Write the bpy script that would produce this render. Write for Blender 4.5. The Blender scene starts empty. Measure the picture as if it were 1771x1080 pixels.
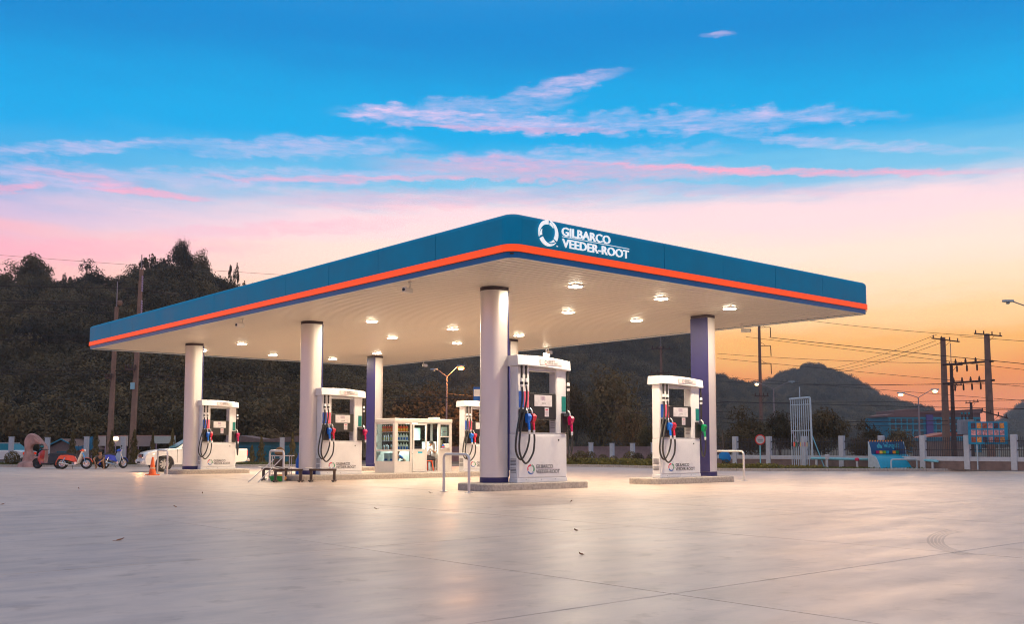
import bpy, bmesh, math, random
from mathutils import Vector, Matrix
random.seed(7)
sc = bpy.context.scene
C = sc.collection
R = math.radians

# ------------------------------------------------------------------ camera
F, YAW, PIT, CY, H = 1729.6, R(49.366), R(4.6), 632.2, 1.40   # focal (px of 1771), heading from +X, pitch, eye height
FW = Vector((math.cos(YAW)*math.cos(PIT), math.sin(YAW)*math.cos(PIT), math.sin(PIT)))
RT = Vector((math.sin(YAW), -math.cos(YAW), 0)); UP = RT.cross(FW)
FH = Vector((math.cos(YAW), math.sin(YAW), 0))
cam = bpy.data.cameras.new('camera'); co = bpy.data.objects.new('camera', cam); C.objects.link(co)
cam.sensor_width = 36; cam.lens = 36*F/1771; cam.shift_y = (CY-540)/1771
cam.clip_start = .1; cam.clip_end = 9000
co.matrix_world = Matrix((( RT.x, UP.x, -FW.x, 0), (RT.y, UP.y, -FW.y, 0), (RT.z, UP.z, -FW.z, H), (0, 0, 0, 1)))
sc.camera = co

# ------------------------------------------------------------------ world: dusk sky
SUN_AZ = 20.0                                # degrees right of the view direction
sun_dir = (FH*math.cos(R(SUN_AZ)) + RT*math.sin(R(SUN_AZ)))
w = bpy.data.worlds.new('World'); sc.world = w; w.use_nodes = True
nt = w.node_tree; nt.nodes.clear(); L = nt.links.new
def nd(t, **k):
    n = nt.nodes.new(t)
    for a, b in k.items(): setattr(n, a, b)
    return n
def M(op, a, b=None, c=None, clamp=False):
    n = nd('ShaderNodeMath', operation=op); n.use_clamp = clamp
    for i, v in enumerate((a, b, c)):
        if v is None: continue
        if isinstance(v, (int, float)): n.inputs[i].default_value = v
        else: L(v, n.inputs[i])
    return n.outputs[0]
def s2l(c): return tuple(((v/255)/12.92 if v/255 < .04045 else ((v/255+.055)/1.055)**2.4) for v in c)
def wramp(fac, stops, interp='EASE'):
    n = nd('ShaderNodeValToRGB'); e = n.color_ramp; e.interpolation = interp
    while len(e.elements) < len(stops): e.elements.new(.5)
    for el, (p, c) in zip(e.elements, stops): el.position = p; el.color = (*s2l(c), 1)
    L(fac, n.inputs[0]); return n.outputs[0]
def wmix(f, a, b, mode='MIX'):
    n = nd('ShaderNodeMix', data_type='RGBA', blend_type=mode)
    for s, v in ((n.inputs[0], f), (n.inputs[6], a), (n.inputs[7], b)):
        if isinstance(v, (int, float)): s.default_value = v
        elif isinstance(v, tuple): s.default_value = (*v, 1)
        else: L(v, s)
    return n.outputs[2]
def smooth(x, a, b):
    n = nd('ShaderNodeMapRange', interpolation_type='SMOOTHSTEP')
    L(x, n.inputs[0]); n.inputs[1].default_value = a; n.inputs[2].default_value = b
    return n.outputs[0]
tc = nd('ShaderNodeTexCoord')
def wdot(v):
    n = nd('ShaderNodeVectorMath', operation='DOT_PRODUCT'); L(tc.outputs['Generated'], n.inputs[0]); n.inputs[1].default_value = v
    return n.outputs['Value']
rx, ry, rz = wdot(RT), wdot(FH), wdot((0, 0, 1))
az = M('MULTIPLY', M('ARCTAN2', rx, ry), 180/math.pi)
el = M('MULTIPLY', M('ARCSINE', rz), 180/math.pi)
comb = nd('ShaderNodeCombineXYZ'); L(M('MULTIPLY', az, .09), comb.inputs[0]); L(M('MULTIPLY', el, .55), comb.inputs[1]); comb.inputs[2].default_value = 3.1
def wnoise(scale, det, rough, src=None):
    n = nd('ShaderNodeTexNoise'); n.inputs['Scale'].default_value = scale; n.inputs['Detail'].default_value = det; n.inputs['Roughness'].default_value = rough
    L(src or comb.outputs[0], n.inputs['Vector']); return n.outputs[0]
n1 = wnoise(1.1, 4, .6); n2 = wnoise(4.0, 4, .65)
comb2 = nd('ShaderNodeCombineXYZ'); L(M('MULTIPLY', az, .35), comb2.inputs[0]); L(M('MULTIPLY', el, .9), comb2.inputs[1])
n3 = wnoise(1.6, 5, .62, comb2.outputs[0])
warp = M('MULTIPLY', M('SUBTRACT', n1, .5), 2.6)
eln = M('ADD', M('ADD', el, warp), .9)
f90 = M('DIVIDE', M('MAXIMUM', eln, 0), 60, clamp=True)
k = 1/60
def stops(l): return [(a*k, c) for a, c in l]
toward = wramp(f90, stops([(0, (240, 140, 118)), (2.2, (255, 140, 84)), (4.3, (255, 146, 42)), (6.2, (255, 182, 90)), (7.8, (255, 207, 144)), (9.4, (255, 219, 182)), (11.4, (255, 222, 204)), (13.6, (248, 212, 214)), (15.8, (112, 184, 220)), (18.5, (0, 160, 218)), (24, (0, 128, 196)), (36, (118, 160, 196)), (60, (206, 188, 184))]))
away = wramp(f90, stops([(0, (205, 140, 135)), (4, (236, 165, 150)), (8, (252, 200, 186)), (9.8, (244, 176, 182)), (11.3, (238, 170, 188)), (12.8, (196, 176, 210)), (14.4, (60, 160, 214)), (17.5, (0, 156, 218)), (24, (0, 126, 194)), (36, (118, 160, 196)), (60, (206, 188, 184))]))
hl = M('SQRT', M('MAXIMUM', M('SUBTRACT', 1.0, M('MULTIPLY', rz, rz)), .0001))
cs = M('DIVIDE', wdot(sun_dir), hl)
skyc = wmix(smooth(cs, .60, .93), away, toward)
# thin sunset clouds: streaks in the direction of the photograph's, frayed by noise
base_el = lambda y: math.degrees(math.atan((771.4-y)/F))
def streak(x, y, hlen, ht, tilt, amt):
    a0 = math.degrees(math.atan((x-885.5)/F)); kk_ = (771.4-y)/F; e0 = math.degrees(math.atan(kk_*math.cos(R(a0)))); tilt = tilt + kk_*math.sin(R(a0)); la = hlen/F*57.3; lt = ht/F*57.3
    da = M('SUBTRACT', az, a0); de = M('SUBTRACT', M('ADD', el, M('MULTIPLY', M('SUBTRACT', n3, .5), lt*2.2+.35)), e0)
    de = M('ADD', de, M('MULTIPLY', da, tilt))
    q = M('ADD', M('POWER', M('ABSOLUTE', M('DIVIDE', da, la)), 2.0), M('POWER', M('ABSOLUTE', M('DIVIDE', de, lt)), 2.0))
    return M('MULTIPLY', smooth(q, 1.0, 0.0), amt)
def total(ls):
    t = None
    for s in ls:
        v = streak(*s); t = v if t is None else M('ADD', t, v)
    return t
pale = total([(820, 200, 280, 22, .05, .75), (980, 132, 130, 18, -.2, .85), (800, 176, 240, 22, -.05, .5), (1180, 200, 330, 26, -.02, .6), (1430, 186, 170, 14, .02, .45), (1500, 242, 290, 11, .05, .6),
              (120, 246, 210, 13, -.04, .7), (520, 246, 260, 22, 0, .6), (80, 296, 190, 26, .08, .7), (500, 300, 360, 22, 0, .6), (1252, 40, 38, 6, -.12, .55), (640, 178, 70, 12, -.1, .6), (1000, 265, 330, 20, -.03, .55)])
pink = total([(250, 328, 120, 8, .12, 1.0), (8, 318, 60, 10, -.1, .9), (600, 303, 300, 7, .0, .7), (1390, 290, 400, 8, .012, .95), (960, 288, 380, 22, .02, .7), (880, 213, 260, 6, .03, .5), (130, 300, 110, 8, .16, .6), (780, 338, 420, 22, -.02, .38), (170, 428, 330, 24, .0, .5), (470, 392, 300, 16, -.04, .4), (1250, 322, 330, 12, .02, .3)])
comb3 = nd('ShaderNodeCombineXYZ'); L(M('MULTIPLY', M('ADD', az, M('MULTIPLY', el, .6)), .5), comb3.inputs[0]); L(M('MULTIPLY', el, 3.2), comb3.inputs[1])
n4 = wnoise(1.3, 5, .7, comb3.outputs[0])
fray = smooth(M('ADD', M('MULTIPLY', n2, .45), M('MULTIPLY', n4, .55)), .28, .74)
pale = M('MULTIPLY', M('MULTIPLY', pale, fray), .95, clamp=True); pink = M('MULTIPLY', M('MULTIPLY', pink, M('ADD', M('MULTIPLY', fray, .6), .4)), .85, clamp=True)
skyc = wmix(pale, skyc, s2l((222, 190, 224)))
skyc = wmix(pink, skyc, s2l((250, 160, 186)))
nish = nd('ShaderNodeTexSky', sky_type='NISHITA'); nish.sun_disc = False; nish.sun_elevation = R(1.5)
sd = math.atan2(sun_dir.x, sun_dir.y); nish.sun_rotation = sd
nscaled = wmix(1.0, nish.outputs[0], (.0003, .0003, .0003), 'MULTIPLY')
skyc = wmix(1.0, skyc, nscaled, 'ADD')
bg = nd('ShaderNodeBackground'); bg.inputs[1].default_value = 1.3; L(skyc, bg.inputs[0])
w.cycles.sampling_method = 'MANUAL'; w.cycles.sample_map_resolution = 512
wo = nd('ShaderNodeOutputWorld'); L(bg.outputs[0], wo.inputs[0])

sun = bpy.data.lights.new('sun', 'SUN'); sun.energy = .35; sun.angle = R(14); sun.color = (1, .62, .36)
so = bpy.data.objects.new('sun', sun); C.objects.link(so)
so.rotation_euler = (-(sun_dir*math.cos(R(5)) + Vector((0, 0, math.sin(R(5)))))).to_track_quat('-Z', 'Y').to_euler()
vs = sc.view_settings; vs.view_transform = 'Standard'; vs.look = 'None'; vs.exposure = 0.0; vs.gamma = 1; vs.use_curve_mapping = False
sc.cycles.max_bounces = 6; sc.cycles.diffuse_bounces = 4; sc.cycles.glossy_bounces = 3; sc.cycles.transparent_max_bounces = 12; sc.cycles.volume_bounces = 0
sc.cycles.use_denoising = True; sc.cycles.filter_width = 1.1; sc.cycles.sample_clamp_indirect = 4; sc.cycles.caustics_reflective = False; sc.cycles.caustics_refractive = False

# ------------------------------------------------------------------ helpers
def gp(x, y, z=0.0):                       # photo pixel -> point on the level z
    d = FW*F + RT*(x-885.5) + UP*(CY-y); p = Vector((0, 0, H)); return p + d*((z-H)/d.z)
def at(x, y, dep):                         # photo pixel -> point at a ground distance
    d = FW*F + RT*(x-885.5) + UP*(CY-y); return Vector((0, 0, H)) + d*(dep/d.dot(FH))
def gd(x, dep, z=0.0):                     # photo column and ground distance -> point at height z
    p = at(x, 771.4, dep); p.z = z; return p
FACE = YAW - math.pi/2                     # rotation that turns a thing's front (-Y) to the camera

_m = {}
def mat(name, col, rough=.5, metal=0.0, var=.12, scale=6.0, bump=0.0, bscale=40.0, emis=None, es=1.0, spec=.5, alpha=None, rnd=0.0, trans=0.0, rvar=0.0, coat=0.0):
    if name in _m: return _m[name]
    m = bpy.data.materials.new(name); m.use_nodes = True; t = m.node_tree; b = t.nodes['Principled BSDF']; _m[name] = m
    b.inputs['Roughness'].default_value = rough; b.inputs['Metallic'].default_value = metal; b.inputs['Specular IOR Level'].default_value = spec
    b.inputs['Coat Weight'].default_value = coat; b.inputs['Coat Roughness'].default_value = .1
    tcn = t.nodes.new('ShaderNodeTexCoord'); no = t.nodes.new('ShaderNodeTexNoise'); no.inputs['Scale'].default_value = scale; no.inputs['Detail'].default_value = 6; no.inputs['Roughness'].default_value = .6
    t.links.new(tcn.outputs['Object'], no.inputs['Vector'])
    mr = t.nodes.new('ShaderNodeMapRange'); mr.inputs[1].default_value = .3; mr.inputs[2].default_value = .7; mr.inputs[3].default_value = 1-var; mr.inputs[4].default_value = 1+var
    t.links.new(no.outputs[0], mr.inputs[0]); f = mr.outputs[0]
    if rnd:
        oi = t.nodes.new('ShaderNodeObjectInfo'); r2 = t.nodes.new('ShaderNodeMapRange'); r2.inputs[3].default_value = 1-rnd; r2.inputs[4].default_value = 1+rnd
        t.links.new(oi.outputs['Random'], r2.inputs[0]); mu = t.nodes.new('ShaderNodeMath'); mu.operation = 'MULTIPLY'
        t.links.new(f, mu.inputs[0]); t.links.new(r2.outputs[0], mu.inputs[1]); f = mu.outputs[0]
    vm = t.nodes.new('ShaderNodeVectorMath'); vm.operation = 'SCALE'; vm.inputs[0].default_value = col[:3]; t.links.new(f, vm.inputs['Scale'])
    t.links.new(vm.outputs[0], b.inputs['Base Color'])
    if rvar:
        r3 = t.nodes.new('ShaderNodeMapRange'); r3.inputs[1].default_value = .3; r3.inputs[2].default_value = .7; r3.inputs[3].default_value = max(.02, rough-rvar); r3.inputs[4].default_value = min(1, rough+rvar)
        t.links.new(no.outputs[0], r3.inputs[0]); t.links.new(r3.outputs[0], b.inputs['Roughness'])
    if bump:
        n2_ = t.nodes.new('ShaderNodeTexNoise'); n2_.inputs['Scale'].default_value = bscale; n2_.inputs['Detail'].default_value = 5
        t.links.new(tcn.outputs['Object'], n2_.inputs['Vector']); bu = t.nodes.new('ShaderNodeBump'); bu.inputs['Strength'].default_value = bump; bu.inputs['Distance'].default_value = .02
        t.links.new(n2_.outputs[0], bu.inputs['Height']); t.links.new(bu.outputs[0], b.inputs['Normal'])
    if emis: b.inputs['Emission Color'].default_value = (*emis, 1); b.inputs['Emission Strength'].default_value = es
    if alpha is not None: b.inputs['Alpha'].default_value = alpha
    if trans:
        out = t.nodes['Material Output']; tr = t.nodes.new('ShaderNodeBsdfTranslucent'); t.links.new(vm.outputs[0], tr.inputs[0]); mx = t.nodes.new('ShaderNodeMixShader'); mx.inputs[0].default_value = trans
        t.links.new(b.outputs[0], mx.inputs[1]); t.links.new(tr.outputs[0], mx.inputs[2]); t.links.new(mx.outputs[0], out.inputs[0])
    return m
def glass(name, tint=(.8, .9, .9), refl=.12):
    if name in _m: return _m[name]
    m = bpy.data.materials.new(name); m.use_nodes = True; t = m.node_tree; t.nodes.remove(t.nodes['Principled BSDF']); out = t.nodes['Material Output']; _m[name] = m
    a = t.nodes.new('ShaderNodeBsdfTransparent'); a.inputs[0].default_value = (*tint, 1); g = t.nodes.new('ShaderNodeBsdfGlossy'); g.inputs['Roughness'].default_value = .04
    fr = t.nodes.new('ShaderNodeLayerWeight'); fr.inputs[0].default_value = refl; mx = t.nodes.new('ShaderNodeMixShader')
    t.links.new(fr.outputs['Fresnel'], mx.inputs[0]); t.links.new(a.outputs[0], mx.inputs[1]); t.links.new(g.outputs[0], mx.inputs[2]); t.links.new(mx.outputs[0], out.inputs[0])
    return m

class MB:
    def __init__(s): s.v = []; s.f = []
    def add(s, vs, fs):
        n = len(s.v); s.v += [tuple(p) for p in vs]; s.f += [tuple(n+i for i in f) for f in fs]; return s
    def box(s, x0, x1, y0, y1, z0, z1):
        return s.add([(x0,y0,z0),(x1,y0,z0),(x1,y1,z0),(x0,y1,z0),(x0,y0,z1),(x1,y0,z1),(x1,y1,z1),(x0,y1,z1)], [(0,3,2,1),(4,5,6,7),(0,1,5,4),(1,2,6,5),(2,3,7,6),(3,0,4,7)])
    def bbox(s, x0, x1, y0, y1, z0, z1, b=.01):          # box with chamfered edges
        vs = []; 
        X = (x0, x1); Y = (y0, y1); Z = (z0, z1); idx = {}
        for i in (0, 1):
            for j in (0, 1):
                for kk in (0, 1):
                    sx, sy, sz = (1-2*i), (1-2*j), (1-2*kk)
                    for ax, d in enumerate(((0, sy*b, sz*b), (sx*b, 0, sz*b), (sx*b, sy*b, 0))):
                        idx[(i, j, kk, ax)] = len(vs); vs.append((X[i]+d[0], Y[j]+d[1], Z[kk]+d[2]))
        g = lambda *a: idx[a]; fs = []
        for i in (0, 1): fs.append([g(i,0,0,0), g(i,1,0,0), g(i,1,1,0), g(i,0,1,0)][::1 if i else -1])
        for j in (0, 1): fs.append([g(0,j,0,1), g(1,j,0,1), g(1,j,1,1), g(0,j,1,1)][::-1 if j else 1])
        for kk in (0, 1): fs.append([g(0,0,kk,2), g(1,0,kk,2), g(1,1,kk,2), g(0,1,kk,2)][::1 if kk else -1])
        for a in (0, 1):
            for c in (0, 1):
                fs.append([g(0,a,c,1), g(1,a,c,1), g(1,a,c,2), g(0,a,c,2)]); fs.append([g(a,0,c,0), g(a,1,c,0), g(a,1,c,2), g(a,0,c,2)]); fs.append([g(a,c,0,0), g(a,c,1,0), g(a,c,1,1), g(a,c,0,1)])
        for i in (0, 1):
            for j in (0, 1):
                for kk in (0, 1): fs.append([g(i,j,kk,0), g(i,j,kk,1), g(i,j,kk,2)])
        return s.add(vs, fs)
    def prism(s, pts, a0, a1, axis='z'):                 # polygon extruded along an axis
        n = len(pts); mp = {'z': lambda p, a: (p[0], p[1], a), 'y': lambda p, a: (p[0], a, p[1]), 'x': lambda p, a: (a, p[0], p[1])}[axis]
        vs = [mp(p, a0) for p in pts] + [mp(p, a1) for p in pts]
        return s.add(vs, [tuple(range(n))[::-1], tuple(range(n, 2*n))] + [(i, (i+1) % n, n+(i+1) % n, n+i) for i in range(n)])
    def tube(s, pts, r, n=8, cap=True):
        pts = [Vector(p) for p in pts]; rs = r if isinstance(r, (list, tuple)) else [r]*len(pts); vs = []; fs = []
        up = None
        for i, p in enumerate(pts):
            d = (pts[min(i+1, len(pts)-1)] - pts[max(i-1, 0)]).normalized()
            if up is None: up = d.orthogonal().normalized()
            up = (up - d*up.dot(d)).normalized() if (up - d*up.dot(d)).length > 1e-5 else d.orthogonal().normalized()
            sd_ = d.cross(up)
            for j in range(n):
                a = 2*math.pi*j/n; vs.append(p + (up*math.cos(a)+sd_*math.sin(a))*rs[i])
        for i in range(len(pts)-1):
            for j in range(n): fs.append((i*n+j, i*n+(j+1) % n, (i+1)*n+(j+1) % n, (i+1)*n+j))
        if cap: fs += [tuple(range(n))[::-1], tuple(range((len(pts)-1)*n, len(pts)*n))]
        return s.add(vs, fs)
    def lathe(s, prof, n=16, o=(0, 0, 0), axis='z', cap=True):     # profile (r, h) turned about an axis
        vs = []; fs = []
        for r, h in prof:
            for j in range(n):
                a = 2*math.pi*j/n; q = (r*math.cos(a), r*math.sin(a), h)
                q = {'z': q, 'y': (q[0], q[2], q[1]), 'x': (q[2], q[0], q[1])}[axis]; vs.append((q[0]+o[0], q[1]+o[1], q[2]+o[2]))
        for i in range(len(prof)-1):
            for j in range(n): fs.append((i*n+j, i*n+(j+1) % n, (i+1)*n+(j+1) % n, (i+1)*n+j))
        if cap: fs += [tuple(range(n))[::-1], tuple(range((len(prof)-1)*n, len(prof)*n))]
        return s.add(vs, fs)
    def loft(s, secs, closed=True):
        n = len(secs[0]); vs = [p for q in secs for p in q]; fs = []
        for i in range(len(secs)-1):
            for j in range(n if closed else n-1): fs.append((i*n+j, i*n+(j+1) % n, (i+1)*n+(j+1) % n, (i+1)*n+j))
        if closed: fs += [tuple(range(n))[::-1], tuple(range((len(secs)-1)*n, len(secs)*n))]
        return s.add(vs, fs)
    def mesh(s, name, m, smooth=False):
        me = bpy.data.meshes.new(name); me.from_pydata(s.v, [], s.f); bm = bmesh.new(); bm.from_mesh(me); bmesh.ops.recalc_face_normals(bm, faces=bm.faces); bm.to_mesh(me); bm.free()
        if m: me.materials.append(m)
        if smooth:
            me.polygons.foreach_set('use_smooth', [True]*len(me.polygons))
            try: me.set_sharp_from_angle(angle=R(38))
            except Exception: pass
        return me
    def build(s, name, m, parent=None, smooth=False, loc=None):
        return link(name, s.mesh(name, m, smooth), parent, loc)
def link(name, me, parent=None, loc=None, rz=0, scale=None):
    o = bpy.data.objects.new(name, me); C.objects.link(o); o.parent = parent
    if loc is not None: o.location = loc
    if rz: o.rotation_euler[2] = rz
    if scale is not None: o.scale = scale
    return o
def tag(o, label=None, cat=None, group=None, kind=None):
    if label: o['label'] = label
    if cat: o['category'] = cat
    if group: o['group'] = group
    if kind: o['kind'] = kind
    return o
def thing(name, label, cat, loc=(0, 0, 0), rz=0, group=None, scale=None):
    return tag(link(name, None, None, loc, rz, scale), label, cat, group)
def copy_tree(o, parent=None):
    c = o.copy(); C.objects.link(c); c.parent = parent
    for ch in list(o.children): copy_tree(ch, c)
    return c
def bend(pts, r=.06, n=5):                               # round the corners of a polyline
    pts = [Vector(p) for p in pts]; out = [pts[0]]
    for i in range(1, len(pts)-1):
        a = pts[i] + (pts[i-1]-pts[i]).normalized()*r; b = pts[i] + (pts[i+1]-pts[i]).normalized()*r
        for j in range(n+1):
            t = j/n; out.append(a*(1-t)**2 + pts[i]*2*t*(1-t) + b*t*t)
    return out + [pts[-1]]
def curve(pts, n=6):                                     # catmull-rom
    pts = [Vector(p) for p in pts]; q = [pts[0]] + pts + [pts[-1]]; out = []
    for i in range(1, len(q)-2):
        for j in range(n):
            t = j/n; a, b, c, d = q[i-1:i+3]
            out.append(.5*((2*b)+(c-a)*t+(2*a-5*b+4*c-d)*t*t+(3*b-a-3*c+d)*t**3))
    return out + [pts[-1]]
def text(body, size, m, parent, loc, rot, name='lettering', ext=.002, bold=0.0, width=None, mirror=False, align='LEFT'):
    cu = bpy.data.curves.new('txt', 'FONT'); cu.body = body; cu.size = size; cu.extrude = ext; cu.offset = bold; cu.align_x = align; cu.resolution_u = 3
    o = bpy.data.objects.new('txt', cu); C.objects.link(o); dg = bpy.context.evaluated_depsgraph_get(); me = bpy.data.meshes.new_from_object(o.evaluated_get(dg))
    bpy.data.objects.remove(o); bpy.data.curves.remove(cu); me.name = name; me.materials.clear(); me.materials.append(m)
    if len(me.vertices) == 0: return None
    xs = [v.co.x for v in me.vertices]; mn, mx = min(xs), max(xs)
    sx = (width/(mx-mn)) if width else 1
    for v in me.vertices:
        v.co.x = ((v.co.x-mn) if align == 'LEFT' else v.co.x)*sx
        if mirror: v.co.x = (width or (mx-mn)) - v.co.x
    q = link(name, me, parent, loc); q.rotation_euler = rot; return q
def ring_blade(a0, Ro, sliver=False, th=.004):           # one blade of the three-blade round emblem, in the XZ plane facing -Y
    n = 12; out = []; inn = []
    if not sliver:
        for i in range(n+1):
            t = i/n; a = R(a0 + 112*t); out.append((Ro*math.cos(a)*1.0, Ro*math.sin(a))); ri = Ro*(.66 + .33*t**1.6); inn.append((ri*math.cos(a), ri*math.sin(a)))
    else:
        for i in range(n+1):
            t = i/n; a = R(a0 + 72 + 36*t); ro = Ro*(.70+.17*t); out.append((ro*math.cos(a), ro*math.sin(a))); ri = Ro*.67; inn.append((ri*math.cos(a), ri*math.sin(a)))
    mb = MB(); pts = out + inn[::-1]; m_ = len(out)
    vs = [(p[0], 0, p[1]) for p in pts] + [(p[0], -th, p[1]) for p in pts]; N = len(pts); fs = []
    for i in range(m_-1):
        fs.append((N+i, N+i+1, N+N-2-i, N+N-1-i)); fs.append((i, i+1, N-2-i, N-1-i))
    for i in range(N): fs.append((i, (i+1) % N, N+(i+1) % N, N+i))
    return mb.add(vs, fs)

# ------------------------------------------------------------------ materials
def concrete():
    m = bpy.data.materials.new('concrete'); m.use_nodes = True; t = m.node_tree; b = t.nodes['Principled BSDF']; l = t.links.new
    g = t.nodes.new('ShaderNodeNewGeometry')
    def noise(sc_, det, mp=None):
        n = t.nodes.new('ShaderNodeTexNoise'); n.inputs['Scale'].default_value = sc_; n.inputs['Detail'].default_value = det; n.inputs['Roughness'].default_value = .62
        if mp:
            q = t.nodes.new('ShaderNodeMapping'); q.inputs['Scale'].default_value = mp[0]; q.inputs['Rotation'].default_value = (0, 0, mp[1]); l(g.outputs['Position'], q.inputs[0]); l(q.outputs[0], n.inputs['Vector'])
        else: l(g.outputs['Position'], n.inputs['Vector'])
        return n.outputs[0]
    def ramp(s, st):
        r = t.nodes.new('ShaderNodeValToRGB'); e = r.color_ramp
        while len(e.elements) < len(st): e.elements.new(.5)
        for x, (p, c) in zip(e.elements, st): x.position = p; x.color = (*c, 1)
        l(s, r.inputs[0]); return r.outputs[0]
    def mul(a, c2, f=1.0):
        n = t.nodes.new('ShaderNodeMix'); n.data_type = 'RGBA'; n.blend_type = 'MULTIPLY'; n.inputs[0].default_value = f; l(a, n.inputs[6]); l(c2, n.inputs[7]); return n.outputs[2]
    big = noise(.16, 6); mid = noise(1.1, 7); streak_ = noise(1.0, 6, ((.7, 2.4, 1), R(8))); speck = noise(30, 5); dirt = noise(2.6, 8); streak2 = noise(.9, 6, ((.5, 1.6, 1), R(-38)))
    col = ramp(big, [(.25, (.60, .465, .365)), (.5, (.70, .55, .435)), (.75, (.77, .62, .50))])
    col = mul(col, ramp(mid, [(.3, (.80, .80, .80)), (.55, (1, 1, 1))]), .8)
    col = mul(col, ramp(streak_, [(.34, (.80, .80, .82)), (.55, (1, 1, 1))]), .8)
    col = mul(col, ramp(streak2, [(.36, (.84, .84, .86)), (.5, (1, 1, 1))]), .7)
    col = mul(col, ramp(speck, [(.27, (.5, .47, .44)), (.36, (1, 1, 1))]), .7)
    col = mul(col, ramp(dirt, [(.33, (.66, .62, .58)), (.43, (1, 1, 1))]), .6)
    vo = t.nodes.new('ShaderNodeTexVoronoi'); vo.inputs['Scale'].default_value = .55; vo.inputs['Randomness'].default_value = 1.0
    mw_ = t.nodes.new('ShaderNodeMixRGB'); mw_.inputs[0].default_value = .06; l(g.outputs['Position'], mw_.inputs[1]); nz_ = t.nodes.new('ShaderNodeTexNoise'); nz_.inputs['Scale'].default_value = 5; l(g.outputs['Position'], nz_.inputs['Vector']); l(nz_.outputs['Color'], mw_.inputs[2]); l(mw_.outputs[0], vo.inputs['Vector'])
    col = mul(col, ramp(vo.outputs['Distance'], [(.02, (.55, .53, .52)), (.10, (1, 1, 1))]), .55)
    oi = t.nodes.new('ShaderNodeObjectInfo'); col = mul(col, ramp(oi.outputs['Random'], [(0, (.92, .92, .92)), (1, (1, 1, 1))]))
    l(col, b.inputs['Base Color'])
    rr = t.nodes.new('ShaderNodeMapRange'); rr.inputs[1].default_value = .3; rr.inputs[2].default_value = .7; rr.inputs[3].default_value = .36; rr.inputs[4].default_value = .48; l(streak2, rr.inputs[0]); l(rr.outputs[0], b.inputs['Roughness'])
    bu = t.nodes.new('ShaderNodeBump'); bu.inputs['Strength'].default_value = .03; bu.inputs['Distance'].default_value = .01; l(mid, bu.inputs['Height']); l(bu.outputs[0], b.inputs['Normal'])
    return m
m_conc = concrete()
m_kerb = mat('kerb_concrete', (.38, .35, .32), .8, var=.25, scale=9, bump=.3)
m_island = mat('island_concrete', (.42, .37, .32), .75, var=.28, scale=14, bump=.35, bscale=60)
m_soil = mat('verge_soil', (.16, .13, .07), .95, var=.4, scale=.8, bump=.5, bscale=6)
m_grass = mat('grass_blades', (.11, .12, .035), .8, var=.35, scale=2)
m_earth = mat('earth', (.10, .085, .055), .95, var=.35, scale=.05, bump=.3, bscale=1)
m_asph = mat('asphalt', (.055, .055, .06), .85, var=.2, scale=1, bump=.2)
m_blue = mat('fascia_blue', (.0, .30, .50), .45, var=.09, scale=.7, rvar=.08, spec=.16)
m_blue2 = mat('lower_trim_blue', (.0, .16, .40), .3, var=.1, scale=1, spec=.3)
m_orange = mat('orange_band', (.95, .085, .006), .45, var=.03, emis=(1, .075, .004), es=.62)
m_soffit = mat('ceiling_strip', (.80, .71, .60), .38, var=.04, scale=.8, rvar=.08)
m_gap = mat('dark_gap', (.05, .045, .04), .9)
m_roof = mat('roof_sheet', (.3, .32, .33), .6)
m_col = mat('column_cladding', (.76, .74, .71), .32, metal=.45, var=.02, scale=.6)
m_navy = mat('navy_paint', (.016, .016, .11), .35, var=.08)
m_band = mat('column_band', (.055, .035, .05), .4)
m_white = mat('white_enamel', (.84, .83, .82), .32, var=.045, scale=2.2, rvar=.08)
m_white2 = mat('white_plastic', (.78, .76, .74), .4, var=.04)
m_grey = mat('grey_steel', (.48, .49, .50), .4, metal=.3, var=.06)
m_black = mat('black_plastic', (.018, .017, .017), .45, var=.15)
m_hose = mat('hose_rubber', (.03, .028, .024), .4, var=.2)
m_ink = mat('black_ink', (.02, .02, .022), .6)
m_lit = mat('lit_letters', (.9, .9, .9), .4, emis=(1, 1, .97), es=.55)
m_lamp = mat('lamp_diffuser', (.9, .9, .85), .5, emis=(1, .86, .62), es=60)
m_steel = mat('galvanised_steel', (.66, .65, .63), .32, metal=.5, var=.04, scale=5)
m_alu = mat('aluminium_frame', (.74, .70, .65), .4, metal=.15, var=.03)
m_glass = glass('pane_glass')

# ------------------------------------------------------------------ ground
def strip(name, m, near, far, z, thick=0.0, kind='structure'):
    mb = MB(); n = len(near)
    vs = [(p.x, p.y, z) for p in near] + [(p.x, p.y, z) for p in far]; fs = [(i, i+1, n+i+1, n+i) for i in range(n-1)]
    if thick:
        vs += [(p.x, p.y, z-thick) for p in near]; fs += [(i, i+1, 2*n+i+1, 2*n+i) for i in range(n-1)]
    o = mb.add(vs, fs).build(name, m); return tag(o, kind=kind)
g = MB().add([(-4000, -4000, -.06), (5000, -4000, -.06), (5000, 5000, -.06), (-4000, 5000, -.06)], [(0, 1, 2, 3)]).build('ground', m_earth); tag(g, kind='structure')
fc = tag(link('forecourt', None), kind='structure')
S, GAP = 5.65, .015
slab_me = MB().bbox(GAP/2, S-GAP/2, GAP/2, S-GAP/2, -.12, 0, .006).mesh('slab', m_conc)
for i in range(-4, 13):
    for j in range(-3, 15):
        x, y = 7.4+S*(i-1), 6.3+S*(j-1); c = Vector((x+S/2, y+S/2, 0)); d = c.dot(FH); lat = c.dot(RT)
        if d < -8 or d > 72 or abs(lat) > max(d, 0)*.56+11: continue
        link('slab', slab_me, fc, (x, y, 0))
KERB = [(-330, 66), (0, 66), (300, 66), (650, 68), (900, 68), (1000, 67), (1060, 65.5), (1120, 62.5), (1180, 58.6), (1245, 56), (1330, 55.6), (1500, 55), (1771, 54.3), (2150, 53.5)]
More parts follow.
